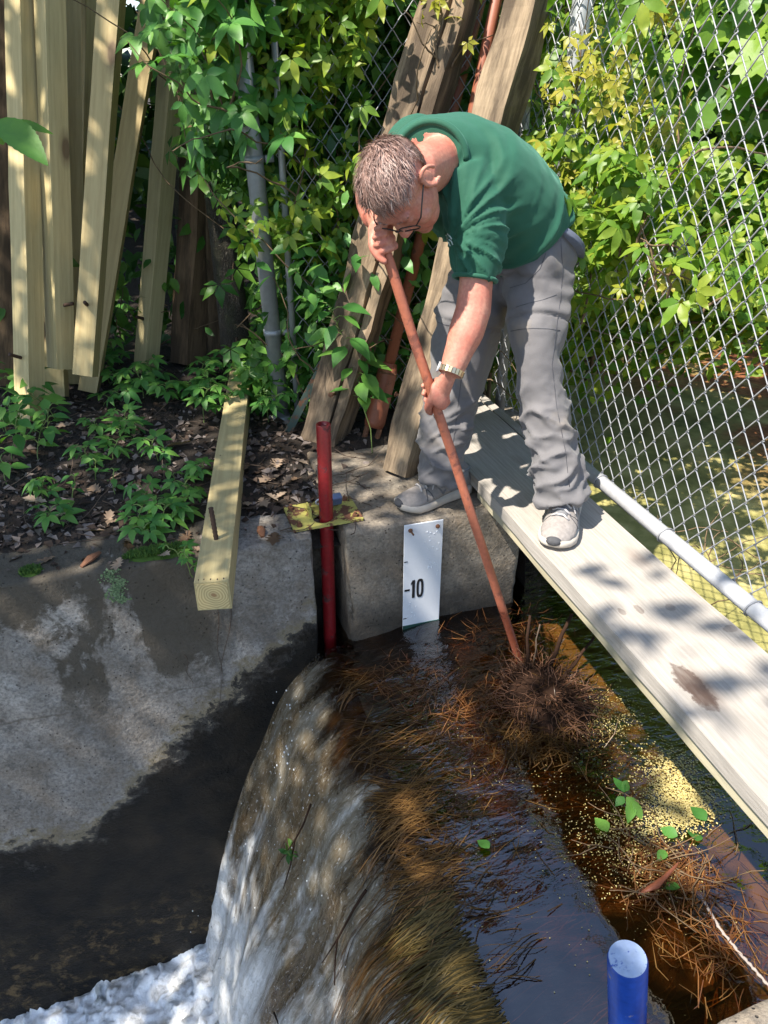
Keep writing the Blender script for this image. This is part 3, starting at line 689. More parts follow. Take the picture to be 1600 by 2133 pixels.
# red-brown screw jacks / pipes leaning behind
def steel_pipe(b, zb, t, Yt, r, label, foot=True, L=2.2):
    base = atz(b[0], b[1], zb); top = aty(t[0], t[1], Yt); axb = (top - base).normalized()
    o = empty('steel_pipe', base, label, 'pipe', 'rusty red pipes leaning between the beams')
    o.matrix_world = frame_matrix(base, axb, CR)
    mb = MB(); mb.tube([V(0, 0, 0.28), V(0, 0, L)], r, 16); mb.build('tube', M['rust_red'], o, True)
    if foot:
        mb = MB(); mb.tube([V(0, 0, 0.05), V(0, 0, 0.07), V(0, 0, 0.27), V(0, 0, 0.30)], [0.036, 0.040, 0.037, 0.028], 16); mb.build('sleeve', M['rust_red'], o, True)
        for sx in (-1, 1):
            mb = MB(); mb.tube([V(sx * 0.024, -0.01, -0.02), V(sx * 0.024, -0.01, 0.06)], 0.011, 10); mb.build('prong', M['rust'], o, True)
        mb = MB(); mb.tube([V(-0.032, -0.035, 0.26), V(0.032, -0.035, 0.265)], 0.004, 6); mb.build('cross_pin', M['rust'], o, True)
    return o
steel_pipe((772, 915), 0.01, (1000, 0), 2.78, 0.021, 'rusty red pipe with a thick two pronged foot, leaning beside the broad beam')
steel_pipe((842, 930), 0.01, (1030, 20), 2.60, 0.019, 'second rusty red pipe rising just left of the rear beam\'s top', foot=False)
# angle iron
base = atz(592, 915, 0.0); top = aty(680, 745, 2.64); axb = (top - base).normalized()
mb = MB(); mb.box((0, 0, 0.16), (0.030, 0.004, 0.36)); mb.box((0.013, 0.017, 0.16), (0.004, 0.030, 0.36))
ai = link('angle_iron', mb.mesh('angle_iron', M['green_metal'])); ai.matrix_world = frame_matrix(base, axb, CR); tag(ai, 'dark greenish angle iron slanting against the broad beam', 'iron bar')

# ------------------------------------------------------------------ walkway planks
PX0, PX1 = 0.915, 1.205
def plank(name, x0, x1, y0, y1, z0, z1, label, mat):
    L = y1 - y0
    me = timber_mesh(name, z1 - z0, x1 - x0, L, mat, 0.005, 0.004, 30)
    o = link(name, me); o.matrix_world = frame_matrix(V((x0 + x1) / 2, y0, (z0 + z1) / 2), V(0, 1, 0), V(0, 0, 1)); tag(o, label, 'plank'); return o
pt = plank('walkway_plank', PX0, PX1, -0.9, 2.78, 0.043, 0.083, 'upper grey walkway plank the man stands on, sunlit and damp in spots', M['plank'])
plank('support_plank', PX0 + 0.012, PX1 - 0.012, -0.9, 1.98, 0.004, 0.036, 'lower plank bolted under the walkway plank', mat_wood('pale_plank_edge', (0.27, 0.225, 0.145), (0.46, 0.40, 0.28), knots=False, rough=0.8, huevar=0.05))
plank('kerb_board', PX1 + 0.012, PX1 + 0.05, 2.0, 2.8, -0.008, 0.075, 'narrow grey board along the foot of the fence behind the plank', M['plank'])

# ------------------------------------------------------------------ chain-link fence
HW, HV = 0.031, 0.0405        # half a diamond, across and up
def wire_mesh(H, phase, name='wire'):
    pts = []; n = int(H / HV)
    for i in range(n + 1):
        side = (i + phase) % 2; x = HW if side else 0.0; s_ = 1 if side else -1; z = i * HV
        pts += [V(x - s_ * 0.005, s_ * -0.0008, z - 0.0055), V(x + s_ * 0.0016, s_ * 0.0024, z), V(x - s_ * 0.005, s_ * 0.0038, z + 0.0055)]
    mb = MB(); mb.tube(pts, 0.0018, 5); return mb.mesh(name, M['wire'], True)
WM = [wire_mesh(1.98, 0), wire_mesh(1.98, 1)]
def chain_fence(name, p0, p1, z0, label, skip=None):
    d = Vector(p1) - Vector(p0); L = d.length; ang = math.atan2(d.y, d.x)
    root = empty(name, (p0[0], p0[1], z0), label, 'fence', rot=(0, 0, ang))
    n = int(L / HW)
    for i in range(n):
        w = link('wire', WM[i % 2], root); w.location = (i * HW, 0, 0.0)
        w.rotation_euler = (random.uniform(-0.003, 0.003), random.uniform(-0.004, 0.004), 0)
    return root, L
fr, L = chain_fence('chain_link_fence', (1.285, 2.66), (1.285, 0.35), 0.085, 'silver chain link fence along the walkway plank, pond behind it')
mb = MB(); mb.tube([V(0.50, -0.016, 0.020), V(L + 1.0, -0.016, 0.020)], 0.0215, 20); mb.build('bottom_rail', M['galv'], fr, True)
mb = MB(); mb.tube([V(0, 0.012, 1.98), V(L + 1, 0.012, 1.98)], 0.021, 16); mb.build('top_rail', M['galv'], fr, True)
for xx, r_, mm in ((0.0, 0.021, 'galv_dark'), (0.32, 0.030, 'galv_dark')):
    mb = MB(); mb.tube([V(xx, 0.034, -0.12), V(xx, 0.034, 2.02)], r_, 20); mb.build('post', M[mm], fr, True)
for xx in (0.60, 0.86, 1.20, 1.55):
    mb = MB(); mb.tube([V(xx + 0.004 * math.sin(a), -0.016 + 0.024 * math.cos(a), 0.020 + 0.024 * math.sin(a)) for a in np.linspace(0, 6.0, 16)], 0.0022, 6); mb.build('tie_wire', M['wire'], fr, True)
br, L2 = chain_fence('chain_link_fence', (0.46, 2.79), (1.25, 2.66), 0.02, 'dull chain link fence at the back, overgrown with creeper')
mb = MB(); mb.tube([V(0.02, -0.012, 0.0), V(0.02, -0.012, 1.9)], 0.012, 10); mb.build('tension_bar', M['galv_dark'], br, True)
gp = empty('gate_post', (0.418, 2.80, -0.05), 'thick grey steel post with bands beside the tree trunk', 'post')
gp.rotation_euler = (0.0, -0.03, 0)
mb = MB(); mb.tube([V(0, 0, 0), V(0, 0, 2.2)], 0.031, 24); mb.build('pipe', M['galv_dark'], gp, True)
mb = MB(); mb.tube([V(0, 0, 0.045), V(0, 0, 0.09)], 0.036, 24); mb.build('base_collar', M['galv_dark'], gp, True)
for zz in (0.42, 0.80, 1.02):
    b = MB(); b.tube([V(0, 0, zz), V(0, 0, zz + 0.022)], 0.0345, 24); b.box((0.05, -0.01, zz + 0.011), (0.03, 0.02, 0.022)); b.build('band', M['galv_dark'], gp, True)

# ------------------------------------------------------------------ staff gauge
g = empty('staff_gauge', (0.64, YF - 0.014, -0.425), 'white gauge board marked 10 fixed to the concrete block', 'gauge')
b = MB(); b.box((0.066, 0.003, 0.213), (0.132, 0.005, 0.425)); bo = link('board', bevel_mesh(b.mesh('board', M['gauge']), 0.0015, 1), g)
b = MB(); b.box((0.066, -0.0012, 0.013), (0.1322, 0.003, 0.026)); b.build('green_band', M['green_band'], g)
for x in (0.020, 0.112):
    b = MB(); b.tube([V(x, 0.0, 0.405), V(x, -0.004, 0.405), V(x, -0.0065, 0.405)], [0.0075, 0.0070, 0.004], 10); b.tube([V(x, -0.006, 0.405), V(x, -0.030 if x < 0.05 else -0.009, 0.406)], 0.0032, 8)
    b.build('screw', M['rust'], g, True)
b = MB()
def stroke(b, x0, x1, z0, z1): b.box(((x0 + x1) / 2, 0.0, (z0 + z1) / 2), (x1 - x0, 0.0012, z1 - z0))
for z in (0.287, 0.056):
    t = MB(); stroke(t, 0.0005, 0.013, z - 0.0015, z + 0.0015); t.build('tick', M['black'], g)
t = MB(); stroke(t, 0.004, 0.022, 0.169, 0.1765); t.build('dash', M['black'], g)
t = MB(); stroke(t, 0.0305, 0.040, 0.138, 0.210); t.add([(0.0305, -0.0006, 0.196), (0.0305, -0.0006, 0.208), (0.0255, -0.0006, 0.199), (0.0255, -0.0006, 0.190)], [(0, 1, 2, 3)]); t.build('digit', M['black'], g)
t = MB(); o1, i1 = [], []
for k_ in range(40):
    a = 2 * math.pi * k_ / 40; c_, s_ = math.cos(a), math.sin(a)
    sg = lambda v, e: math.copysign(abs(v) ** e, v)
    o1.append((0.058 + 0.0125 * sg(c_, 0.6), -0.0006, 0.174 + 0.0375 * sg(s_, 0.75))); i1.append((0.058 + 0.0042 * sg(c_, 0.6), -0.0006, 0.174 + 0.027 * sg(s_, 0.75)))
t.add(o1 + i1, [(k_, (k_ + 1) % 40, 40 + (k_ + 1) % 40, 40 + k_) for k_ in range(40)]); t.build('digit', M['black'], g)
b = MB()
for k_ in range(46):
    x = random.choice([random.uniform(0.06, 0.12), random.uniform(0.01, 0.05)]); z = random.uniform(0.2, 0.39) if x > 0.055 else random.uniform(0.03, 0.12)
    r = random.uniform(0.001, 0.0032); b.ellipsoid(V(x, 0.0003, z), (V(r, 0, 0), V(0, r * 0.5, 0), V(0, 0, r * 1.3)), 8, 6)
dr = MT('drop'); dr.p(color=(0.75, 0.78, 0.82), rough=0.08); d_ = b.build('water_drop', dr.m, g, True); d_['kind'] = 'stuff'

# ------------------------------------------------------------------ red pipe, plate, padlock, blue pipe
rp = empty('red_pipe', (0.400, 1.985, -1.0), 'upright dark red pipe standing through the yellow plate', 'pipe')
def open_pipe(mb, z0, z1, r, t=0.004, n=28):
    mb.tube([V(0, 0, z0), V(0, 0, z1 - 0.004), V(0, 0, z1 - 0.001)], [r, r, r - 0.001], n, False)
    vv = []
    for rr, z in ((r - 0.001, z1 - 0.001), (r - t, z1), (r - t - 0.001, z1 - 0.05)):
        vv += [V(rr * math.cos(2*math.pi*k/n), rr * math.sin(2*math.pi*k/n), z) for k in range(n)]
    mb.add(vv, [(j*n+k, j*n+(k+1) % n, (j+1)*n+(k+1) % n, (j+1)*n+k) for j in range(2) for k in range(n)])
mb = MB(); open_pipe(mb, 0, 1.335, 0.0220, 0.004); mb.build('tube', M['red'], rp, True)
mb = MB(); mb.tube([V(0, 0, 1.318), V(0, 0, 1.3225)], 0.0182, 24); mb.build('plug', mat_paint('pale_red_plug', (0.36, 0.10, 0.11), (0.5, 0.42, 0.4), 0.55, 0.5), rp, True)
rp.rotation_euler = (0.0, 0.012, 0)

pl = empty('yellow_plate', (0.409, 2.02, 0.006), 'rusty yellow steel plate bolted over the slot around the red pipe', 'plate', rot=(0, 0.0, 0.03))
bm = bmesh.new()
n = 40; W_, H_ = 0.113, 0.078; hx, hy, hr = -0.010, -0.036, 0.030
outer = []; inner = []
for k_ in range(n):
    ca_ = math.atan2(H_, W_); ANG = sorted([2 * math.pi * j / 36 + 0.01 for j in range(36)] + [ca_, math.pi - ca_, math.pi + ca_, 2 * math.pi - ca_]); a = ANG[k_]; c_, s_ = math.cos(a), math.sin(a)
    q = min(W_ / max(1e-6, abs(c_)), H_ / max(1e-6, abs(s_)))
    outer.append((c_ * q, s_ * q)); inner.append((hx + hr * c_, hy + hr * s_))
V0 = {}
for z in (0.0, 0.008):
    for nm, ring in (('o', outer), ('i', inner)): V0[nm, z] = [bm.verts.new((p[0], p[1], z)) for p in ring]
for k_ in range(n):
    k2 = (k_ + 1) % n
    bm.faces.new((V0['o', .008][k_], V0['o', .008][k2], V0['i', .008][k2], V0['i', .008][k_]))
    bm.faces.new((V0['o', 0.0][k2], V0['o', 0.0][k_], V0['i', 0.0][k_], V0['i', 0.0][k2]))
    bm.faces.new((V0['o', 0.0][k_], V0['o', 0.0][k2], V0['o', .008][k2], V0['o', .008][k_]))
    bm.faces.new((V0['i', 0.0][k2], V0['i', 0.0][k_], V0['i', .008][k_], V0['i', .008][k2]))
me = bpy.data.meshes.new('plate'); bm.to_mesh(me); bm.free(); me.materials.append(M['yellow']); link('plate', me, pl)
for (x, y) in ((-0.090, -0.060), (0.092, -0.055), (0.088, 0.056), (-0.092, 0.055)):
    b = MB(); b.tube([V(x, y, 0.008), V(x, y, 0.016)], 0.0095, 6); b.tube([V(x, y, 0.016), V(x, y, 0.024)], 0.0048, 8); b.build('bolt', M['rust'], pl)
b = MB(); b.box((-0.045, 0.0, 0.024), (0.006, 0.05, 0.032)); b.box((-0.008, 0.022, 0.016), (0.09, 0.006, 0.016)); b.build('bracket', M['yellow'], pl)
pk = empty('padlock', (0.438, 2.045, 0.030), 'small blue grey padlock lying behind the red pipe', 'padlock', rot=(0.35, 0, 0.1))
b = MB(); b.box((0.012, 0, 0.014), (0.052, 0.026, 0.034)); link('body', bevel_mesh(b.mesh('body', M['padlock']), 0.004, 2), pk)
b = MB(); b.tube([V(-0.014, 0, 0.006), V(-0.034, 0, 0.006)] + [V(-0.036 - 0.012 * math.sin(a), 0, 0.017 - 0.012 * math.cos(a)) for a in np.linspace(0.2, 2.9, 8)] + [V(-0.034, 0, 0.028), V(-0.014, 0, 0.028)], 0.0032, 8); b.build('shackle', M['galv'], pk, True)

bp = empty('blue_pipe', (0.548, 0.515, -1.0), 'short bright blue pipe with a worn pale cap, lower right', 'pipe')
_ax = V(0, 0, 1) - Vector(CR) * 0.16; bp.matrix_world = frame_matrix(V(0.546, 0.506, 0.035) - _ax.normalized() * 1.0335, _ax, CR)
mb = MB(); mb.tube([V(0, 0, 0), V(0, 0, 1.028), V(0, 0, 1.0325)], [0.0305, 0.0305, 0.0285], 36, False); mb.build('tube', M['blue'], bp, True)
mb = MB(); mb.tube([V(0, 0, 1.024), V(0, 0, 1.0335)], [0.0284, 0.0284], 36); mb.build('cap', M['blue_cap'], bp)

# ------------------------------------------------------------------ push pole
def wet_below(mat, z):
    m = MT.__new__(MT); m.m = mat; m.t = mat.node_tree; m.b = m.t.nodes['Principled BSDF']; m.out = m.t.nodes['Material Output']
    c = m.b.inputs['Base Color'].links[0].from_socket; co = m.coord(); n1 = m.noise(co, 30, 4); Z = m.n('ShaderNodeSeparateXYZ', {0: co}).outputs[2]
    k = m.n('ShaderNodeMapRange', {0: m.math('MULTIPLY_ADD', n1, 0.06, Z), 1: z + 0.02, 2: z + 0.04, 3: 1.0, 4: 0.0}).outputs[0]
    m.set(m.b, 'Base Color', m.mix(k, c, m.mix(1.0, c, (0.55, 0.5, 0.5), 'MULTIPLY'))); m.set(m.b, 'Roughness', m.mix(k, (0.55,) * 3, (0.18,) * 3))
wet_below(M['pole'], -0.20)
POLE_TOP = atd(790, 484, 1.76); POLE_BOT = atz(1080, 1370, ZW)
pdir = (POLE_BOT - POLE_TOP).normalized()
PR = 0.0130
mb = MB(); Lp = (POLE_BOT - POLE_TOP).length + 0.22
mb.tube([POLE_TOP + pdir * (Lp * i / 30) + Vector((0.002 * nz((i * .3, 0, 0), 1), 0.002 * nz((0, i * .3, 0), 1), 0)) for i in range(31)], PR, 20)
pole = mb.build('push_pole', M['pole'], None, True); tag(pole, 'long orange brown pole the man pushes down into the water', 'pole')

# ------------------------------------------------------------------ the man
FACE = CV(-0.87, -0.50).normalized(); LEFT = CV(0.50, -0.87).normalized()
UPV = V(0, 0, 1)
def r_at(pxw, d): return pxw * d / FPX
def limb_secs(spec):
    """spec: (px, py, depth, half width in px[, flatten]) -> round sections"""
    P = [atd(s[0], s[1], s[2]) for s in spec]; out = []
    for i, s in enumerate(spec):
        t = (P[min(i + 1, len(P) - 1)] - P[max(0, i - 1)]).normalized(); r = r_at(s[3], s[2])
        a = (LEFT - t * LEFT.dot(t)).normalized(); b = t.cross(a); fl = s[4] if len(s) > 4 else 1.0
        out.append((P[i], a * r, b * r * fl))
    return out
def densify(secs, m=4):
    out = []
    for i in range(len(secs) - 1):
        for q in range(m):
            t = q / m; out.append(tuple(Vector(secs[i][j]).lerp(Vector(secs[i+1][j]), t * t * (3 - 2 * t) if j else t) for j in range(3)))
    out.append(secs[-1]); return out
def torso_secs(spec, grow=0.0):
    P = [atd(*s[:3]) for s in spec]; out = []
    for i, s in enumerate(spec):
        t = (P[min(i + 1, len(P) - 1)] - P[max(0, i - 1)]).normalized()
        a = (LEFT - t * LEFT.dot(t)).normalized(); b = t.cross(a)
        out.append((P[i], a * (s[3] + grow), b * (s[4] + grow)))
    return out
TORSO = [(1108, 512, 2.08, 0.155, 0.128), (1085, 482, 2.06, 0.166, 0.140), (1055, 448, 2.03, 0.178, 0.152), (1015, 408, 1.99, 0.188, 0.156), (975, 372, 1.95, 0.192, 0.148), (938, 342, 1.91, 0.184, 0.128), (912, 330, 1.86, 0.140, 0.098), (897, 334, 1.81, 0.090, 0.084)]
HEADC = atd(830, 386, 1.69)
def HV(r_, w_, k_): return Vector(CR * r_ + CU * w_ - CF * k_)
HF = HV(-0.06, -0.95, -0.24).normalized(); HL = HV(0.72, 0.0, 0.66); HL = (HL - HF * HL.dot(HF)).normalized(); HU = HF.cross(HL)
def hp(l, f, u): return HEADC + (HL * l + HF * f + HU * u) * 0.955

# --- body: one continuous skin
bd = MB()
bd.loft(densify(torso_secs([(s[0], s[1], s[2], s[3] * 0.80, s[4] * 0.76) for s in TORSO])))
neckb = atd(915, 338, 1.83)
bd.loft([(neckb, HL * 0.062, HF * 0.066), (neckb.lerp(hp(0, -0.03, -0.06), 0.5), HL * 0.060, HF * 0.066), (hp(0, -0.03, -0.06), HL * 0.060, HF * 0.068), (hp(0, -0.02, 0.0), HL * 0.05, HF * 0.05)])
bd.ellipsoid(hp(0, -0.008, 0.020), (HL * 0.069, HF * 0.086, HU * 0.079), 28, 18)
bd.ellipsoid(hp(0, 0.025, -0.035), (HL * 0.066, HF * 0.066, HU * 0.085), 24, 14)
bd.ellipsoid(hp(0, 0.045, -0.085), (HL * 0.052, HF * 0.046, HU * 0.042), 20, 12)       # jaw
bd.ellipsoid(hp(0, 0.078, -0.108), (HL * 0.024, HF * 0.017, HU * 0.018), 14, 8)       # chin
bd.ellipsoid(hp(0, 0.074, 0.012), (HL * 0.052, HF * 0.016, HU * 0.014), 16, 8)        # brow
for sg_ in (-1, 1):
    bd.ellipsoid(hp(sg_ * 0.042, 0.058, -0.042), (HL * 0.024, HF * 0.026, HU * 0.026), 12, 8)   # cheeks
    bd.ellipsoid(hp(sg_ * 0.031, 0.078, -0.006), (HL * 0.015, HF * 0.010, HU * 0.010), 12, 8)   # lids
    # ears: a rim and a lobe standing off the head
    ec = hp(sg_ * 0.074, -0.012, -0.012)
    bd.tube([ec + HF * (0.019 * math.cos(a) - 0.004) + HU * (0.031 * math.sin(a)) + HL * sg_ * (0.012 - 0.006 * math.cos(a)) for a in np.linspace(-1.9, 3.3, 18)], [0.0055] * 18, 8)
    bd.ellipsoid(ec + HF * -0.002 + HL * sg_ * 0.002, (HL * 0.006, HF * 0.017, HU * 0.027), 12, 8)
    bd.ellipsoid(ec + HU * -0.028 + HF * 0.006 + HL * sg_ * 0.006, (HL * 0.006, HF * 0.009, HU * 0.010), 10, 6)
bd.loft([(hp(0, 0.082, 0.008), HL * 0.009, HU * 0.008), (hp(0, 0.094, -0.012), HL * 0.010, HU * 0.011), (hp(0, 0.107, -0.034), HL * 0.014, HU * 0.013), (hp(0, 0.098, -0.044), HL * 0.014, HU * 0.008)], 14)   # nose
bd.ellipsoid(hp(0, 0.104, -0.036), (HL * 0.014, HF * 0.012, HU * 0.011), 12, 8)
for sg_ in (-1, 1): bd.ellipsoid(hp(sg_ * 0.012, 0.095, -0.040), (HL * 0.008, HF * 0.010, HU * 0.008), 10, 6)
bd.ellipsoid(hp(0, 0.083, -0.066), (HL * 0.023, HF * 0.011, HU * 0.006), 14, 8)       # lips
bd.ellipsoid(hp(0, 0.082, -0.077), (HL * 0.020, HF * 0.011, HU * 0.006), 14, 8)
# left arm, down to the pole
def pole_at(d_img_y):
    # the point on the pole seen at image row y
    lo, hi = 0.0, 2.0
    for _ in range(50):
        mid = (lo + hi) / 2; p = POLE_TOP + pdir * mid; q = p - Vector(CC); y = 1066.5 - FPX * q.dot(Vector(CU)) / q.dot(Vector(CF))
        if y < d_img_y: lo = mid
        else: hi = mid
    return POLE_TOP + pdir * lo
GL = pole_at(822)
wristL = atd(938, 778, 1.895)
armL = [(985, 430, 1.86, 38), (992, 500, 1.862, 38), (992, 585, 1.872, 35), (986, 645, 1.885, 37), (972, 690, 1.89, 37), (952, 742, 1.893, 29), (938, 780, 1.895, 24)]
bd.loft(densify(limb_secs(armL), 3), 20)
# right arm, folded behind the head to the pole's top
GR = POLE_TOP + pdir * 0.014
shR, elR, wrR = atd(855, 300, 2.04), atd(772, 405, 2.06), atd(778, 452, 1.84)
bd.loft([(shR, LEFT * 0.055, UPV * 0.055), (shR.lerp(elR, 0.5), LEFT * 0.050, UPV * 0.046), (elR, LEFT * 0.044, CV(0, 1) * 0.040)], 18)
bd.tube([elR, elR.lerp(wrR, 0.4), wrR], [0.043, 0.042, 0.030], 16)
def hand(grip, axis, pv, wrist, flip, spread=0.0195, fr_=0.0088, thumb_up=1, curl=3.9, fingers=(1.0, 1.06, 1.0, 0.86)):
    """a fist closed on the pole: axis = pole direction, pv = from pole axis to palm"""
    axis = axis.normalized(); pv = (pv - axis * pv.dot(axis)).normalized(); q = axis.cross(pv) * flip
    R = PR + fr_ * 0.92
    # palm
    pc = grip + pv * (PR + 0.017)
    bd.loft([(wrist, axis * 0.026, q * 0.020), (wrist.lerp(pc, 0.45), axis * 0.032, q * 0.019), (pc, axis * 0.041, q * 0.022), (pc + q * 0.022 - pv * 0.004, axis * 0.038, pv * 0.014)], 16)
    bd.ellipsoid(pc, (axis * 0.043, q * 0.030, pv * 0.016), 16, 10)
    for i in range(4):
        off = axis * ((i - 1.5) * spread) * thumb_up
        pts, rad = [], []
        for t in np.linspace(0, 1, 14):
            a = 0.35 + (curl * fingers[i] - 0.35) * t
            RR = R + 0.010 * max(0, math.cos(a)) + (0.004 if 0.25 < t < 0.35 else 0)
            pts.append(grip + off * (1 - 0.1 * t) + pv * math.cos(a) * RR + q * math.sin(a) * RR)
            rad.append(fr_ * (1.08 - 0.25 * t) * (1.08 if abs(t - .28) < .06 or abs(t - .62) < .05 else 1.0))
        rad[-1] *= 0.75
        bd.tube(pts, rad, 12)
        bd.ellipsoid(pts[-1], (V(fr_ * .8, 0, 0), V(0, fr_ * .8, 0), V(0, 0, fr_ * .8)), 10, 6)
        bd.ellipsoid(pts[1] + pv * 0.003, (V(0.0108, 0, 0), V(0, 0.0108, 0), V(0, 0, 0.0108)), 10, 6)
    # thumb: leaves the side of the palm and closes the other way round the pole
    pts, rad = [], []
    for t in np.linspace(0, 1, 12):
        a = -0.35 - 2.3 * t
        pts.append(grip + axis * (-thumb_up) * lerp(-0.012, 0.050, t) * -1 * 1.0 * (-1) + pv * math.cos(a) * (R + 0.008 * (1 - t)) + q * math.sin(a) * (R + 0.006 * (1 - t)))
        rad.append(lerp(0.0145, 0.0090, t))
    bd.tube(pts, rad, 12); bd.ellipsoid(pts[-1], (V(.0085, 0, 0), V(0, .0085, 0), V(0, 0, .0085)), 10, 6)
    return pts
hand(GL, pdir, HV(0.42, 0.20, 0.88), wristL, -1, thumb_up=-1)
hand(GR, pdir, HV(-0.10, 0.55, -0.75), wrR, 1, thumb_up=-1)
# lower legs inside the trousers, feet inside the shoes
LLEG = [(1118, 545, 2.09, 78, 1.0), (1122, 610, 2.07, 70), (1119, 690, 2.06, 59), (1119, 755, 2.065, 47), (1126, 820, 2.085, 47), (1146, 900, 2.105, 50), (1160, 980, 2.12, 52), (1168, 1045, 2.135, 50)]
RLEG = [(1024, 560, 2.17, 80), (985, 640, 2.21, 73), (966, 720, 2.25, 66), (949, 800, 2.29, 59), (932, 880, 2.33, 51), (920, 945, 2.36, 46), (913, 1000, 2.385, 43)]
for LG in (LLEG, RLEG): bd.loft(densify(limb_secs([(s[0], s[1], s[2], s[3] * 0.72) for s in LG]), 3), 16)
body_me = mesh_from_remesh(bd, 0.0036, 2, 'person')
def mat_skin():
    m = MT('skin'); co = m.coord(); n1 = m.noise(co, 14, 4); n2 = m.noise(co, 130, 4)
    c = m.mix(m.ramp(n1, [(0.38, 0.0), (0.68, 1.0)]), (0.50, 0.235, 0.165), (0.46, 0.155, 0.105))
    c = m.mix(m.ramp(n2, [(0.4, 0.4), (0.6, 0.0)]), c, (0.30, 0.10, 0.07)); c = m.mix(m.ramp(m.noise(co, 45, 3), [(0.55, 0.0), (0.7, 0.35)]), c, (0.52, 0.13, 0.09))
    m.p(color=c, rough=0.55, sss=0.05, normal=m.bump(n2, 0.18, 0.002)); m.b.inputs['Subsurface Radius'].default_value = (0.012, 0.004, 0.002)
    return m.m
body_me.materials.append(mat_skin())
man = link('person', body_me); tag(man, 'man in a green T-shirt and grey trousers bending to push the pole', 'person')

# --- trousers
tb = MB()
tb.loft(densify(torso_secs([(1100, 508, 2.085, 0.140, 0.124), (1097, 524, 2.085, 0.145, 0.126), (1092, 556, 2.095, 0.150, 0.122), (1085, 590, 2.10, 0.145, 0.100)])), 32)
tb.loft(densify(limb_secs(LLEG)), 28); tb.loft(densify(limb_secs(RLEG)), 28)
LK = [atd(*s[:3]) for s in LLEG]; RK = [atd(*s[:3]) for s in RLEG]
tr_me = mesh_from_remesh(tb, 0.0062, 5, 'trousers')
def leg_coord(p):
    best = None
    for li_, K in enumerate((LK, RK)):
        acc = 0.0
        for i in range(len(K) - 1):
            a, b_ = K[i], K[i+1]; ab = b_ - a; L_ = ab.length; t = max(0, min(1, (p - a).dot(ab) / (L_ * L_))); dd = (p - (a + ab * t)).length
            if best is None or dd < best[0]: best = (dd, li_, acc + t * L_, (p - (a + ab * t)))
            acc += L_
    return best
def tr_disp(co, no):
    p = Vector(co); dd, li_, s, rv = leg_coord(p)
    side = rv.dot(LEFT)
    ph = nz(p, 5, 2.0) * 2.6
    low = sstep(0.30, 0.48, s); hip = 1 - sstep(0.10, 0.26, s)
    # bunched folds below the knee: slanting ridges, sharper on top
    sk = side * 0.55 * (1 if li_ == 0 else -1); ag = math.atan2(rv.dot(FACE), rv.dot(LEFT) + 1e-6)
    cl = math.cos(ag); sl = math.sin(ag)
    q1 = noise.noise(Vector(((s + sk * 0.9) * 14 + 0.5 * nz(p, 5, 3.0), cl * 0.8 + li_ * 7, sl * 0.8)))
    q2 = noise.noise(Vector(((s - sk * 1.3) * 19 + 0.5 * nz(p, 6, 6.0), cl * 1.0 + 3 + li_ * 5, sl * 1.0)))
    fold = max(0.0, 1 - 2.6 * abs(q1)) ** 1.5 + 0.55 * max(0.0, 1 - 2.8 * abs(q2)) ** 1.5
    d = low * 0.018 * (fold - 0.35)
    d += hip * 0.003 * math.sin(p.dot(HV(0.5, 0.8, 0.2)) * 120 + ph * 3)
    d += 0.0035 * nz(p, 16) + 0.0018 * nz(p, 45)
    d += (1 - low) * 0.004 * math.sin(s * 40 + side * 60 + ph * 3)
    # zip-off seam above the knee
    zs = 0.185 if li_ == 0 else 0.165
    d += 0.0035 * math.exp(-((s - zs + 0.013) / 0.010) ** 2) - 0.0055 * math.exp(-((s - zs) / 0.0035) ** 2)
    return d
displace(tr_me, tr_disp)
mt = MT('trouser_cloth'); co = mt.coord(); n1 = mt.noise(co, 11, 4); n2 = mt.noise(co, 420, 2); n3 = mt.noise(co, 6, 3)
c = mt.mix(n1, (0.100, 0.096, 0.101), (0.145, 0.137, 0.140))
c = mt.mix(mt.ramp(n3, [(0.60, 0.0), (0.72, 0.35)]), c, (0.33, 0.26, 0.18))
mt.p(color=c, rough=0.78, sheen=0.15, normal=mt.bump(mt.math('ADD', n2, mt.math('MULTIPLY', mt.noise(co, 60, 4), 1.5)), 0.22, 0.002))
tr_me.materials.append(mt.m); trousers = link('trousers', tr_me, man)
b = MB(); zsec = torso_secs([(1133, 482, 2.085, 0.162, 0.131), (1130, 490, 2.085, 0.164, 0.133)]); 
bt = mat_plain('belt_cloth', (0.10, 0.115, 0.16), 0.8, 0, 0.2, 80, 0.2)
ring = densify(torso_secs([(1117, 496, 2.085, 0.150, 0.131), (1112, 508, 2.085, 0.1535, 0.134)]), 3)
b.loft(ring, 48); b.build('waistband', bt, man, True)

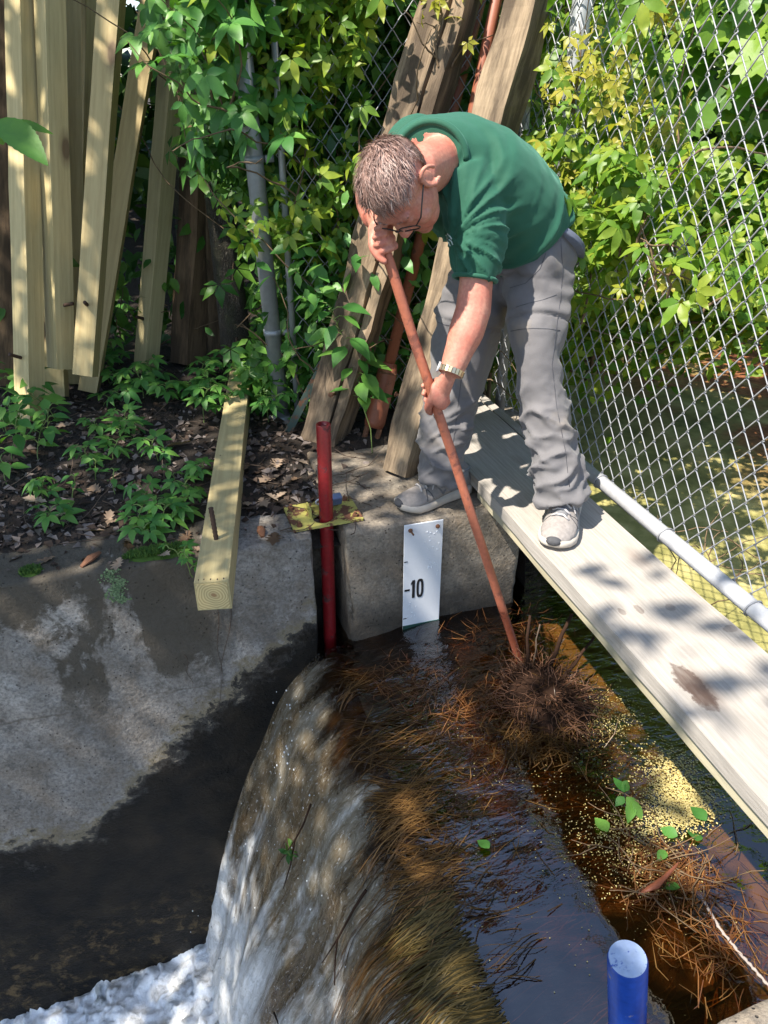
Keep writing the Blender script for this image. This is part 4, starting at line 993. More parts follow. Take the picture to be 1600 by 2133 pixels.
tbv = BVHTree.FromPolygons([v.co for v in tr_me.vertices], [p.vertices for p in tr_me.polygons])
seam_m = mat_plain('seam_thread', (0.055, 0.055, 0.065), 0.9, 0, 0.2, 80, 0.1)
for line, nm in (([(1168, 500), (1172, 560), (1168, 620), (1158, 690), (1150, 760), (1160, 850), (1178, 940), (1188, 1030)], 'side_seam'), ([(1064, 690), (1085, 686), (1110, 684), (1140, 685), (1172, 689)], 'zip_seam'),
                 ([(903, 668), (925, 676), (950, 680)], 'zip_seam'), ([(1062, 600), (1095, 590), (1125, 560), (1140, 520)], 'pocket_edge'), ([(1075, 640), (1100, 632), (1130, 625), (1165, 612)], 'pocket_flap'), ([(970, 700), (962, 780), (950, 880), (938, 960)], 'side_seam')):
    pts = []
    for k_ in range(len(line) - 1):
        for t in np.linspace(0, 1, 7)[:-1]:
            q = on_mesh(tbv, lerp(line[k_][0], line[k_+1][0], t), lerp(line[k_][1], line[k_+1][1], t), 0.0003)
            if q is not None and (not pts or (q - pts[-1]).length < 0.06): pts.append(q)
    if len(pts) > 3: b = MB(); b.tube(pts, 0.0008, 5); b.build(nm, seam_m, trousers, True)

# --- shirt
sb = MB()
sb.loft(densify(torso_secs(TORSO)), 36)
SLV = [(962, 372, 1.86, 70), (985, 430, 1.86, 67), (996, 500, 1.862, 60), (994, 550, 1.868, 53), (989, 582, 1.875, 45)]
sb.loft(densify(limb_secs(SLV)), 30)
sR = torso_secs(TORSO)[5][0] - LEFT * 0.10
sb.ellipsoid(atd(868, 312, 2.02), (CV(0.088, 0), CV(0, 0.08), UPV * 0.088), 20, 12)
sb.loft([(sR, UPV * 0.085, FACE * 0.085), (atd(858, 305, 2.05), UPV * 0.080, LEFT * 0.078), (atd(822, 345, 2.08), LEFT * 0.078, UPV * 0.07), (atd(800, 375, 2.08), LEFT * 0.074, UPV * 0.066)], 24)
sh_me = mesh_from_remesh(sb, 0.0062, 6, 'shirt')
armdir = (atd(989, 582, 1.875) - atd(962, 372, 1.86)).normalized(); shd = atd(968, 385, 1.86)
tc = [s[0] for s in torso_secs(TORSO)]; tax = (tc[-1] - tc[0]).normalized()
def sh_disp(co, no):
    p = Vector(co); rel = p - shd; s = rel.dot(armdir); off = (rel - armdir * s).length
    t = (p - tc[0]).dot(tax)
    d = 0.003 * nz(p, 9) + 0.0015 * nz(p, 30)
    # drag folds radiating from the armpit and shoulder
    apit = atd(935, 520, 1.90); v = p - apit; ang = math.atan2(v.dot(Vector(CU)), v.dot(Vector(CR))); rr = v.length
    k = math.exp(-((rr - 0.12) / 0.085) ** 2)
    w = noise.noise(Vector((ang * 3.3, rr * 5, 1.7))); w1 = noise.noise(Vector((ang * 6.1 + 9, rr * 9, 4.2)))
    d += k * (0.012 * (max(0, 1 - 3.2 * abs(w)) ** 1.5 - 0.2) + 0.004 * (max(0, 1 - 3.2 * abs(w1)) ** 1.5 - 0.2))
    # soft folds round the waist
    kw = 1 - sstep(0.05, 0.22, t); w2 = noise.noise(Vector((v.dot(tax) * 16 + p.dot(LEFT) * 5, p.dot(LEFT) * 5, 3.0))); d += kw * 0.010 * (max(0, 1 - 3 * abs(w2)) ** 1.4 - 0.25)
    # sleeve folds
    ks = sstep(0.10, 0.18, s) * (1 - sstep(0.13, 0.17, off)); w3 = math.sin(p.dot(LEFT) * 95 + s * 20 + 2 * nz(p, 8, 3)); d += ks * 0.004 * w3
    return d
displace(sh_me, sh_disp)
mt = MT('green_cotton'); co = mt.coord(); n1 = mt.noise(co, 9, 4); n2 = mt.noise(co, 500, 2)
c = mt.mix(n1, (0.005, 0.060, 0.033), (0.008, 0.085, 0.048))
mt.p(color=c, rough=0.82, sheen=0.2, normal=mt.bump(mt.math('ADD', n2, mt.math('MULTIPLY', mt.noise(co, 40, 4), 1.5)), 0.2, 0.002))
mt.b.inputs['Sheen Tint'].default_value = (0.4, 0.9, 0.75, 1)
sh_me.materials.append(mt.m); shirt = link('shirt', sh_me, man)
# sleeve hem, collar rib and the small pale print on the chest
hs = limb_secs(SLV)[-1]; hd = (limb_secs(SLV)[-1][0] - limb_secs(SLV)[-2][0]).normalized()
ringp = lambda c_, a_, b_, k_: [c_ + a_ * k_ * math.cos(t) + b_ * k_ * math.sin(t) for t in np.linspace(0, 2 * math.pi, 33)]
b = MB(); b.tube(ringp(hs[0] - hd * 0.002, hs[1], hs[2], 0.99), 0.0058, 8); b.build('sleeve_hem', mt.m, shirt, True)
b = MB(); nk = atd(897, 334, 1.81).lerp(hp(0, -0.03, -0.06), 0.06); ts_ = torso_secs(TORSO)[-1]; tdn = (torso_secs(TORSO)[-1][0] - torso_secs(TORSO)[-2][0]).normalized(); b.tube([ts_[0] - tdn * 0.002 + ts_[1] * math.cos(t) + ts_[2] * math.sin(t) for t in np.linspace(0, 2 * math.pi, 40)], 0.0085, 10); b.build('collar', mt.m, shirt, True)
bvh = BVHTree.FromPolygons([v.co for v in sh_me.vertices], [p.vertices for p in sh_me.polygons])
pr_m = mat_plain('pale_print', (0.45, 0.55, 0.52), 0.8, 0, 0.1, 40, 0.05)
strokes = [[(929, 489), (933, 493), (931, 498)], [(933, 487), (938, 492), (942, 498)], [(936, 499), (941, 503), (944, 510)], [(931, 500), (936, 506), (939, 513)]]
for stx in strokes:
    pts = [on_mesh(bvh, x, y) for (x, y) in stx]
    if all(p is not None for p in pts): b = MB(); b.tube(pts, 0.0016, 6); b.build('printed_emblem', pr_m, shirt)

# --- hair
cap = MB(); hair_v = []
HD = MB()
headc2 = hp(0, -0.008, 0.020)
def hair_dir(l, f, u): return (HL * l + HF * f + HU * u)
def on_scalp(l, f, u):
    """unit direction -> point on the cranium"""
    return headc2 + HL * (l * 0.0708) + HF * (f * 0.0878) + HU * (u * 0.0808)
def hairline(l, f, u):
    if f > 0.0: return u > 0.26 + 0.42 * f - 0.06 * abs(l) and f < 0.90
    return u > -0.32 + 0.30 * (1 + f) * 0.6 or (f < -0.35 and u > -0.60)
S_ = 5200
rows = []
while len(rows) < S_:
    d = RNG.normal(size=3); d /= np.linalg.norm(d)
    l, f, u = d
    if hairline(l, f, u) and not (abs(l) > 0.86 and -0.45 < f < 0.15 and u < 0.12): rows.append((l, f, u))
nu_, nv_ = 48, 30; vv = []; okm = {}
for j in range(nv_ + 1):
    ph = math.pi * j / nv_
    for i in range(nu_):
        t = 2 * math.pi * i / nu_; l, f, u = math.sin(ph) * math.cos(t), math.sin(ph) * math.sin(t), math.cos(ph)
        okm[j, i] = hairline(l, f, u) and not (abs(l) > 0.86 and -0.45 < f < 0.15 and u < 0.12)
        vv.append(headc2 + HL * (l * 0.0722) + HF * (f * 0.0893) + HU * (u * 0.0826) + (HL * l + HF * f + HU * u) * 0.004 * nz((l * 3, f * 3, u * 3), 2.2))
ffc = [(j*nu_+i, (j+1)*nu_+i, (j+1)*nu_+(i+1) % nu_, j*nu_+(i+1) % nu_) for j in range(nv_) for i in range(nu_) if okm[j, i] and okm[j+1, (i+1) % nu_]]
cap.add(vv, ffc)
strandv, strandf = [], []
for (l, f, u) in rows:
    n_d = (HL * l + HF * f + HU * u).normalized(); root = on_scalp(l, f, u) + n_d * 0.001
    comb = HF * 0.75 + HL * (0.55 * (1 if l > -0.25 else -0.6)) + HU * -0.1
    comb = comb + Vector(RNG.normal(size=3)) * 0.20 + (HF * nz((l * 2, f * 2, u * 2), 1.6) + HL * nz((l * 2, f * 2, u * 2), 1.6, 4.0)) * 0.9
    comb = (comb - n_d * comb.dot(n_d)).normalized()
    Lh = (0.030 if u > 0.30 else 0.011) * random.uniform(0.7, 1.3); lift = random.uniform(0.10, 0.30)
    pts = [root + comb * Lh * t + n_d * (lift * Lh * math.sin(min(1, t * 1.15) * 1.9) + 0.0005) for t in (0, 0.35, 0.7, 1.0)]
    sd = comb.cross(n_d).normalized() * random.uniform(0.0004, 0.0008)
    o_ = len(strandv)
    for q, p in enumerate(pts): w = sd * (1.0, 0.95, 0.7, 0.1)[q]; strandv += [p - w, p + w]
    strandf += [(o_+2*q, o_+2*q+1, o_+2*q+3, o_+2*q+2) for q in range(3)]
cap.add(strandv, strandf)
mt = MT('brown_grey_hair'); rnd = mt.n('ShaderNodeNewGeometry').outputs['Random Per Island']
c = mt.ramp(rnd, [(0.0, (0.10, 0.058, 0.047)), (0.5, (0.26, 0.158, 0.13)), (0.85, (0.40, 0.27, 0.23)), (1.0, (0.50, 0.39, 0.35))])
mt.p(color=c, rough=0.45, spec=0.3)
hair = cap.build('hair', mt.m, man, True)

# --- glasses
gm = mat_plain('black_frame', (0.012, 0.011, 0.012), 0.3, 0, 0.1, 40, 0.02)
gl_ = link('glasses', None, man)
for sg_ in (-1, 1):
    b = MB(); cx = 0.034 * sg_
    b.tube([hp(cx + 0.027 * math.copysign(abs(math.cos(a)) ** 0.7, math.cos(a)), 0.103 - 0.010 * abs(cx + 0.027 * math.cos(a)) / 0.06, -0.012 + 0.017 * math.copysign(abs(math.sin(a)) ** 0.7, math.sin(a))) for a in np.linspace(0, 2 * math.pi, 30)], 0.0016, 6); b.build('lens_rim', gm, gl_, True)
    b = MB(); b.tube([hp(sg_ * 0.061, 0.093, -0.004), hp(sg_ * 0.075, 0.075, -0.002), hp(sg_ * 0.081, 0.0, 0.004), hp(sg_ * 0.079, -0.02, -0.006)], 0.0017, 6); b.build('temple', gm, gl_, True)
b = MB(); b.tube([hp(-0.008, 0.103, -0.008), hp(0, 0.106, -0.005), hp(0.008, 0.103, -0.008)], 0.0016, 6); b.build('bridge', gm, gl_, True)
# lens glass
gg = MT('lens'); tr = gg.n('ShaderNodeBsdfTransparent', {'Color': (0.9, 0.92, 0.92, 1)}); g2 = gg.n('ShaderNodeBsdfGlossy', {'Roughness': 0.03}); mx = gg.n('ShaderNodeMixShader', {0: 0.06, 1: tr.outputs[0], 2: g2.outputs[0]}); gg.t.links.new(mx.outputs[0], gg.out.inputs[0])
for sg_ in (-1, 1):
    b = MB(); b.add([hp(0.034 * sg_ + 0.026 * math.cos(a), 0.100, -0.012 + 0.016 * math.sin(a)) for a in np.linspace(0, 2 * math.pi, 17)[:-1]], [tuple(range(16))]); b.build('lens', gg.m, gl_)
# eyebrows
for sg_ in (-1, 1):
    b = MB()
    for q in range(40):
        t = random.random(); p = hp(sg_ * lerp(0.014, 0.050, t), 0.090 - 0.016 * t * t, 0.014 + 0.003 * math.sin(t * 3) + random.uniform(-.002, .002))
        b.tube([p, p + HL * sg_ * 0.007 + HU * 0.002 + HF * 0.002], [0.0005, 0.0001], 3, False)
    b.build('eyebrow', mt.m, man)

# --- watch
wa = limb_secs([(943, 768, 1.893, 28), (940, 776, 1.893, 27)])
wd = (atd(938, 780, 1.895) - atd(952, 742, 1.893)).normalized(); wc = atd(940, 774, 1.893)
wx = wd.cross(Vector(CF)).normalized(); wy = wd.cross(wx)
gold = mat_plain('two_tone_bracelet', (0.50, 0.42, 0.28), 0.3, 0.9, 0.3, 200, 0.1)
wt = link('wristwatch', None, man)
nlk = 22
for q in range(nlk):
    a = 2 * math.pi * q / nlk; b = MB()
    rotm = frame_matrix(V(0, 0, 0), wd, wx * math.cos(a) + wy * math.sin(a)).to_3x3()
    b.box(wc + (wx * math.cos(a) + wy * math.sin(a)) * 0.0325, (0.0035, 0.0080, 0.015), rotm); b.build('link', gold, wt)
b = MB(); b.tube([wc - wx * 0.031, wc - wx * 0.037], 0.014, 20); b.build('dial', M['galv'], wt, True)

# --- shoes
def shoe(toe, heel, z, name_label):
    toe = Vector((toe[0], toe[1], z)); heel = Vector((heel[0], heel[1], z)); d = toe - heel; L_ = d.length
    root = link('shoe', None, man); root.matrix_world = frame_matrix(heel, V(0, 0, 1), d)      # local x: heel->toe, z up
    root.matrix_parent_inverse = Matrix.Identity(4)
    S = L_
    # (x, half width, sole top, upper top, side shift)
    prof = [(0.00, 0.022, 0.030, 0.040, 0), (0.03, 0.034, 0.030, 0.085, 0), (0.12, 0.040, 0.029, 0.098, 0), (0.25, 0.040, 0.027, 0.094, 0), (0.40, 0.040, 0.025, 0.088, .002), (0.55, 0.044, 0.023, 0.074, .004), (0.70, 0.049, 0.022, 0.060, .005), (0.82, 0.049, 0.022, 0.052, .004), (0.92, 0.041, 0.024, 0.046, .002), (0.98, 0.026, 0.027, 0.037, 0), (1.0, 0.012, 0.029, 0.031, 0)]
    up, so_ = MB(), MB(); secs_u = []; secs_s = []
    for (x, hw, st_, ut, sh) in prof:
        c_ = V(x * S, sh, (st_ + ut) / 2 - 0.004); secs_u.append((c_, V(0, hw, 0), V(0, 0, (ut - st_) / 2 + 0.010)))
    vv = []; n = 24
    for (c_, a_, b_) in densify(secs_u, 3):
        for k_ in range(n):
            t = 2 * math.pi * k_ / n; cc_, ss_ = math.cos(t), math.sin(t)
            vv.append(c_ + a_ * math.copysign(abs(cc_) ** 0.8, cc_) * (1 - 0.30 * max(0, ss_)) + b_ * ss_)
    m2 = len(vv) // n
    up.add(vv, [(i*n+k_, i*n+(k_+1) % n, (i+1)*n+(k_+1) % n, (i+1)*n+k_) for i in range(m2 - 1) for k_ in range(n)] + [tuple(range(n - 1, -1, -1)), tuple((m2 - 1) * n + k_ for k_ in range(n))])
    um = up.mesh('upper', M['shoe'], True); bmx = bmesh.new(); bmx.from_mesh(um); bmesh.ops.recalc_face_normals(bmx, faces=bmx.faces); bmx.to_mesh(um); bmx.free()
    upo = link('upper', um, root)
    for (x, hw, st_, ut, sh) in prof:
        toe_up = 0.012 * sstep(0.8, 1.0, x) + 0.004 * (1 - sstep(0, 0.1, x))
        secs_s.append((x * S * 1.02 - 0.003, hw + 0.0055, toe_up, st_ + 0.004, sh))
    vv = []
    for (x, hw, z0, z1, sh) in secs_s:
        vv += [V(x, sh - hw * 0.93, z0), V(x, sh - hw, z0 + 0.006), V(x, sh - hw * 0.98, z1), V(x, sh + hw * 0.98, z1), V(x, sh + hw, z0 + 0.006), V(x, sh + hw * 0.93, z0)]
    m2 = len(secs_s); so_.add(vv, [(i*6+k_, i*6+(k_+1) % 6, (i+1)*6+(k_+1) % 6, (i+1)*6+k_) for i in range(m2 - 1) for k_ in range(6)] + [(5, 4, 3, 2, 1, 0), tuple((m2 - 1) * 6 + k_ for k_ in range(6))])
    smm = so_.mesh('sole', M['sole'], True); bmx = bmesh.new(); bmx.from_mesh(smm); bmesh.ops.recalc_face_normals(bmx, faces=bmx.faces); bmx.to_mesh(smm); bmx.free(); link('sole', smm, root)
    b = MB(); b.ellipsoid(V(S * 0.985, 0, 0.028), (V(0.016, 0, 0), V(0, 0.022, 0), V(0, 0, 0.014)), 16, 10); b.build('toe_guard', M['shoe_dark'], root, True)
    b = MB(); b.ellipsoid(V(S * 0.10, 0, 0.092), (V(0.034, 0, 0), V(0, 0.030, 0), V(0, 0, 0.014)), 16, 10); b.build('ankle_collar', M['shoe_grey'], root, True)
    b = MB(); b.loft([(V(S * 0.34, 0, 0.089), V(0, 0.022, 0), V(-0.004, 0, 0.012)), (V(S * 0.50, 0.002, 0.078), V(0, 0.022, 0), V(0.002, 0, 0.012)), (V(S * 0.71, 0.003, 0.060), V(0, 0.018, 0), V(0.004, 0, 0.010))], 16); b.build('tongue', M['shoe_grey'], root, True)
    for i in range(5):
        x = lerp(0.42, 0.70, i / 4) * S; z_ = lerp(0.100, 0.071, i / 4)
        b = MB(); b.tube([V(x, -0.024, z_ - 0.010), V(x + 0.004, -0.010, z_), V(x + 0.006, 0.010, z_ + 0.001), V(x + 0.010, 0.026, z_ - 0.010)], 0.0030, 6); b.build('lace', M['lace'], root, True)
    for sg_ in (-1, 1):
        b = MB(); b.tube([V(S * 0.44, 0, 0.104)] + [V(S * 0.44 + 0.010 * math.sin(a), sg_ * (0.004 + 0.026 * (1 - math.cos(a)) / 2 * 1.3), 0.104 - 0.010 * (1 - math.cos(a)) + 0.012 * math.sin(a)) for a in np.linspace(0.3, 5.8, 12)], 0.0027, 6); b.build('lace_loop', M['lace'], root, True)
        b = MB(); b.tube([V(S * 0.44, 0, 0.105), V(S * 0.52, sg_ * 0.020, 0.094), V(S * 0.62, sg_ * 0.040, 0.066)], 0.0020, 6); b.build('lace_end', M['lace'], root, True)
    # side letter
    bv_ = BVHTree.FromPolygons([v.co for v in um.vertices], [p.vertices for p in um.polygons])
    for sg_ in (-1, 1):
        def sd(x, z_):
            h_ = bv_.ray_cast(V(x * S, sg_ * 0.2, z_), V(0, -sg_, 0)); return (h_[0] + V(0, sg_ * 0.0012, 0)) if h_[0] is not None else V(x * S, sg_ * 0.04, z_)
        for (p0, p1) in (((0.34, 0.036), (0.40, 0.070)), ((0.40, 0.070), (0.47, 0.038)), ((0.47, 0.038), (0.53, 0.064))):
            b = MB(); b.tube([sd(lerp(p0[0], p1[0], t), lerp(p0[1], p1[1], t)) for t in np.linspace(0, 1, 6)], 0.0022, 6); b.build('side_letter', M['shoe_grey'], root, True)
        for xx in (0.62, 0.14):
            b = MB(); b.tube([sd(xx + 0.10 * t * (1 if xx > 0.4 else 1), 0.036 + 0.028 * math.sin(t * math.pi)) for t in np.linspace(0, 1, 8)], 0.0012, 6); b.build('overlay_seam', M['shoe_dark'], root, True)
    return root
M['shoe'] = mat_plain('grey_mesh_upper', (0.25, 0.225, 0.21), 0.85, 0, 0.4, 90, 0.5)
M['shoe_grey'] = mat_plain('grey_trim', (0.15, 0.148, 0.155), 0.7, 0, 0.2, 50, 0.1)
M['shoe_dark'] = mat_plain('dark_rubber', (0.055, 0.055, 0.06), 0.8, 0, 0.3, 80, 0.3)
M['sole'] = mat_plain('foam_sole', (0.46, 0.41, 0.35), 0.75, 0, 0.3, 30, 0.15)
M['lace'] = mat_plain('lace', (0.46, 0.43, 0.42), 0.8, 0, 0.15, 60, 0.1)
toeR, heelR = atz(830, 1066, 0.0), atz(968, 1022, 0.0)
toeL, heelL = atz(1150, 1148, 0.083), atz(1192, 1022, 0.083)
shoe(toeR, toeR - (toeR - heelR).normalized() * 0.275, 0.004, 'R'); shoe(toeL, toeL - (toeL - heelL).normalized() * 0.285, 0.086, 'L')

# ================================================================== vegetation
def leaf_blade(L, W, n=3, droop=0.25, fold=0.18, x0=0.0):
    """ovate pointed blade along +y from the stalk, v-folded at the midrib"""
    vv, ff = [], []
    prof = {2: [(0, 0.06), (0.42, 1.0), (1.0, 0.0)], 3: [(0, 0.08), (0.30, 0.92), (0.62, 0.82), (1.0, 0.0)], 5: [(0, 0.10), (0.16, 0.70), (0.34, 1.0), (0.56, 0.90), (0.78, 0.48), (1.0, 0.0)]}[n]
    for (t, w) in prof:
        z = -droop * L * t * t; hw = W / 2 * w
        vv += [(-hw, L * t, z + fold * hw), (0, L * t, z), (hw, L * t, z + fold * hw)]
    for i in range(len(prof) - 1):
        a = i * 3; ff += [(a, a + 1, a + 4, a + 3), (a + 1, a + 2, a + 5, a + 4)]
    return np.array(vv, float), ff
def rotz(v, a): c_, s_ = math.cos(a), math.sin(a); return v @ np.array([[c_, s_, 0], [-s_, c_, 0], [0, 0, 1]])
def palmate(L=0.07, n=2, droop=0.3):
    """five-leaflet creeper leaf"""
    V_, F_ = [], []
    for a, k in ((-1.9, 0.62), (-0.95, 0.9), (0, 1.0), (0.95, 0.9), (1.9, 0.62)):
        v, f = leaf_blade(L * k, L * k * 0.46, n, droop, 0.22); v = v + np.array([0, L * 0.08, 0]); o = sum(len(x) for x in V_)
        V_.append(rotz(v, a)); F_ += [tuple(i + o for i in q) for q in f]
    return np.concatenate(V_), F_
def lobed(pts, cup=0.12):
    """flat lobed leaf as a fan; pts = half outline (x>=0) from stalk to tip"""
    out = [(x, y) for x, y in pts] + [(-x, y) for x, y in pts[::-1][1:]]
    cy = 0.45; vv = [(0, cy, 0)] + [(x, y, cup * (abs(x) + 0.3 * abs(y - cy)) * (1 if i % 2 else 0.6)) for i, (x, y) in enumerate(out)]
    n = len(out); return np.array(vv, float), [(0, 1 + i, 1 + (i + 1) % n) for i in range(n)]
MAPLE = lobed([(0, 0), (0.18, 0.05), (0.42, -0.02), (0.36, 0.16), (0.62, 0.34), (0.50, 0.42), (0.56, 0.60), (0.34, 0.55), (0.24, 0.60), (0.30, 0.80), (0.14, 0.78), (0, 1.0)])
OAK = lobed([(0, 0), (0.06, 0.10), (0.14, 0.16), (0.09, 0.24), (0.24, 0.36), (0.12, 0.42), (0.30, 0.60), (0.15, 0.62), (0.24, 0.80), (0.10, 0.82), (0, 1.0)], 0.35)
def to_tris(f):
    out = []
    for q in f:
        for i in range(1, len(q) - 1): out.append((q[0], q[i], q[i+1]))
    return np.array(out, np.int32)
def frames(n, up, spread, yaw=None):
    """n random frames whose normals gather round `up`"""
    up = np.asarray(up, float); up = up / np.linalg.norm(up)
    N = up + RNG.normal(size=(n, 3)) * spread; N /= np.linalg.norm(N, axis=1)[:, None]
    Y = RNG.normal(size=(n, 3)) + (0 if yaw is None else np.asarray(yaw, float) * 1.3); Y -= N * (Y * N).sum(1)[:, None]; Y /= np.linalg.norm(Y, axis=1)[:, None]
    X = np.cross(Y, N); return np.stack([X, Y, N], 1)          # rows = axes
def scatter(tmpl, P, F, S):
    tv, tf = tmpl; tf = to_tris(tf); n, k = len(P), len(tv)
    Vv = np.einsum('kj,njc->nkc', tv, F) * S[:, None, None] + P[:, None, :]
    Ff = tf[None] + (np.arange(n) * k)[:, None, None]
    return Vv.reshape(-1, 3), Ff.reshape(-1, 3)
def clump_points(n, boxes, clump=0.10, per=14):
    """points gathered in clumps inside weighted boxes (lo, hi, weight)"""
    w = np.array([b[2] for b in boxes], float); w /= w.sum(); out = []
    while len(out) < n:
        b = boxes[RNG.choice(len(boxes), p=w)]; c = np.array([RNG.uniform(b[0][i], b[1][i]) for i in range(3)])
        for _ in range(RNG.integers(per // 2, per * 2)): out.append(c + RNG.normal(size=3) * clump * np.array([1, 0.8, 0.8]))
    return np.array(out[:n])
def foliage(name, parent, tmpl, P, up, spread, s0, s1, mat, yaw=None, kind='stuff'):
    S = RNG.uniform(s0, s1, len(P)); v, f = scatter(tmpl, P, frames(len(P), up, spread, yaw), S)
    o = link(name, np_mesh(name, v, f, mat), parent)
    if kind: o['kind'] = kind
    return o
CREEP2, CREEP3, CREEP5 = palmate(1.0, 2), palmate(1.0, 3), palmate(1.0, 5)
OV2, OV3, OV5 = leaf_blade(1, 0.5, 2), leaf_blade(1, 0.52, 3), leaf_blade(1, 0.56, 5)
NAR3 = leaf_blade(1, 0.26, 3, 0.35)

def stem_tubes(name, parent, paths, r0, r1, mat, n=5, kind='stuff'):
    mb = MB()
    for p in paths: mb.tube(p, [lerp(r0, r1, i / max(1, len(p) - 1)) for i in range(len(p))], n, False)
    o = mb.build(name, mat, parent, True)
    if kind and len(paths) > 1: o['kind'] = kind
    return o
def wander(p, d, L, n, jig=0.25, grav=0.0):
    pts = [Vector(p)]; d = Vector(d).normalized()
    for i in range(n):
        d = (d + Vector(RNG.normal(size=3)) * jig + V(0, 0, grav)).normalized(); pts.append(pts[-1] + d * (L / n))
    return pts

# ---- creeper curtain on the back fence
def vine(name, label, boxes, n, mat, s, up, spread, tm, stems=10, clump=0.09, yaw=(0, 0, -1), per=14):
    root = empty(name, tuple(np.array(boxes[0][0])), label, 'vine'); ro = np.array(boxes[0][0])
    P = clump_points(n, boxes, clump, per) - ro
    foliage('foliage', root, tm, P, up, spread, s[0], s[1], mat, yaw)
    paths = []
    for _ in range(stems):
        b = boxes[RNG.integers(len(boxes))]; p = V(RNG.uniform(b[0][0], b[1][0]), RNG.uniform(b[0][1], b[1][1]), b[0][2]) - Vector(ro)
        paths.append(wander(p, (RNG.normal() * 0.3, 0, 1), (b[1][2] - b[0][2]) * RNG.uniform(0.7, 1.0), 14, 0.22))
    stem_tubes('stem', root, paths, 0.004, 0.0015, M['vine_stem']); return root
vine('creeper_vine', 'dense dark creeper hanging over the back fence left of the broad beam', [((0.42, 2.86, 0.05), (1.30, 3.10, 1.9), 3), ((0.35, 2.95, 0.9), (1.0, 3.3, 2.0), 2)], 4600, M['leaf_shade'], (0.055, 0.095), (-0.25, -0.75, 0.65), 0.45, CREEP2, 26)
vine('creeper_vine', 'brighter creeper sprays hanging at the top between the gate post and the beam', [((0.42, 2.72, 0.75), (0.74, 2.84, 1.75), 1)], 480, M['leaf_sun'], (0.045, 0.075), (-0.4, -0.7, 0.6), 0.5, CREEP3, 12)
vine('creeper_vine', 'leafy creeper spray drooping over the dark timbers at the top left', [((0.24, 2.72, 1.08), (0.44, 2.90, 1.55), 2), ((0.18, 2.75, 1.32), (0.42, 2.92, 1.75), 3)], 170, M['leaf_ground'], (0.065, 0.105), (-0.5, -0.7, 0.6), 0.45, CREEP5, 9, 0.10)
vine('bindweed', 'leggy green weeds growing through the fence behind the sapling', [((0.48, 2.66, 0.02), (1.20, 2.84, 0.75), 1)], 420, M['leaf_ground'], (0.045, 0.085), (-0.3, -0.6, 0.8), 0.5, OV3, 26, 0.07)
vine('bindweed', 'shaded weeds filling the gap behind the timbers\' feet', [((-0.9, 3.55, 0.0), (0.5, 4.0, 0.55), 1)], 520, M['leaf_shade'], (0.05, 0.10), (-0.2, -0.6, 0.8), 0.5, OV3, 20, 0.09)
# ---- right fence: yellow-green creeper and the sunlit bushes behind it
vine('creeper_vine', 'yellow green creeper climbing the fence just right of the man', [((1.24, 1.95, 0.55), (1.42, 2.60, 1.15), 3), ((1.24, 1.75, 0.95), (1.45, 2.6, 1.5), 3), ((1.26, 1.55, 0.78), (1.40, 2.0, 1.05), 2)], 640, M['leaf_sun'], (0.040, 0.075), (-0.6, -0.5, 0.7), 0.5, CREEP3, 24, 0.07)
vine('creeper_vine', 'pale yellow tendrils and young leaves at the top of the fence', [((1.2, 1.9, 0.9), (1.36, 2.4, 1.5), 2), ((0.96, 2.55, 1.25), (1.04, 2.62, 1.5), 0.4), ((1.25, 1.55, 0.7), (1.34, 1.8, 0.95), 1)], 170, M['leaf_yellow'], (0.025, 0.05), (-0.6, -0.5, 0.7), 0.6, CREEP2, 14, 0.05)
def bush(name, label, boxes, n, mat, s, tm=OV3, up=(-0.6, -0.45, 0.75), spread=0.38, trunks=5, clump=0.14, per=20, cat='bush'):
    root = empty(name, (boxes[0][0][0], boxes[0][0][1], boxes[0][0][2]), label, cat); ro = np.array(boxes[0][0], float)
    P = clump_points(n, boxes, clump, per) - ro
    foliage('crown', root, tm, P, up, spread, s[0], s[1], mat)
    paths = []
    cx = np.mean([(np.array(b[0]) + np.array(b[1])) / 2 for b in boxes], 0) - ro
    for _ in range(trunks):
        t = P[RNG.integers(len(P))]; p0 = V(cx[0] + RNG.normal() * 0.08, cx[1] + RNG.normal() * 0.08, -0.15)
        paths.append([p0.lerp(Vector(t), k / 6) + Vector(RNG.normal(size=3)) * 0.02 + V(0, 0, 0.06 * math.sin(k / 6 * 3.1)) for k in range(7)])
    stem_tubes('stem', root, paths, 0.012, 0.003, M['vine_stem']); return root
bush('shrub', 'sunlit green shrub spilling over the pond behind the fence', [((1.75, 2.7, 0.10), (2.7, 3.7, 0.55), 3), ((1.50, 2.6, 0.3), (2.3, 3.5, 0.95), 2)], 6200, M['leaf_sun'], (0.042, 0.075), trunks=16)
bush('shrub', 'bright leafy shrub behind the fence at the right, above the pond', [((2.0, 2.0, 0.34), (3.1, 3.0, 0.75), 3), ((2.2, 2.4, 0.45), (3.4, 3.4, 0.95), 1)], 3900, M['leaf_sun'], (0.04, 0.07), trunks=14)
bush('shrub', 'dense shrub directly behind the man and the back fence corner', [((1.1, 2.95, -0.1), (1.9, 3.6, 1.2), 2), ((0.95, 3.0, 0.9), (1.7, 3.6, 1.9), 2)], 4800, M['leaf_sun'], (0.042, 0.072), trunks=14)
bush('shrub', 'tall shrub with small leaves at the top middle, in front of the woods', [((0.55, 3.3, 0.8), (1.5, 4.2, 2.1), 1), ((1.5, 3.2, 1.0), (3.0, 4.4, 2.4), 1)], 5200, M['leaf_sun'], (0.042, 0.07), trunks=12)
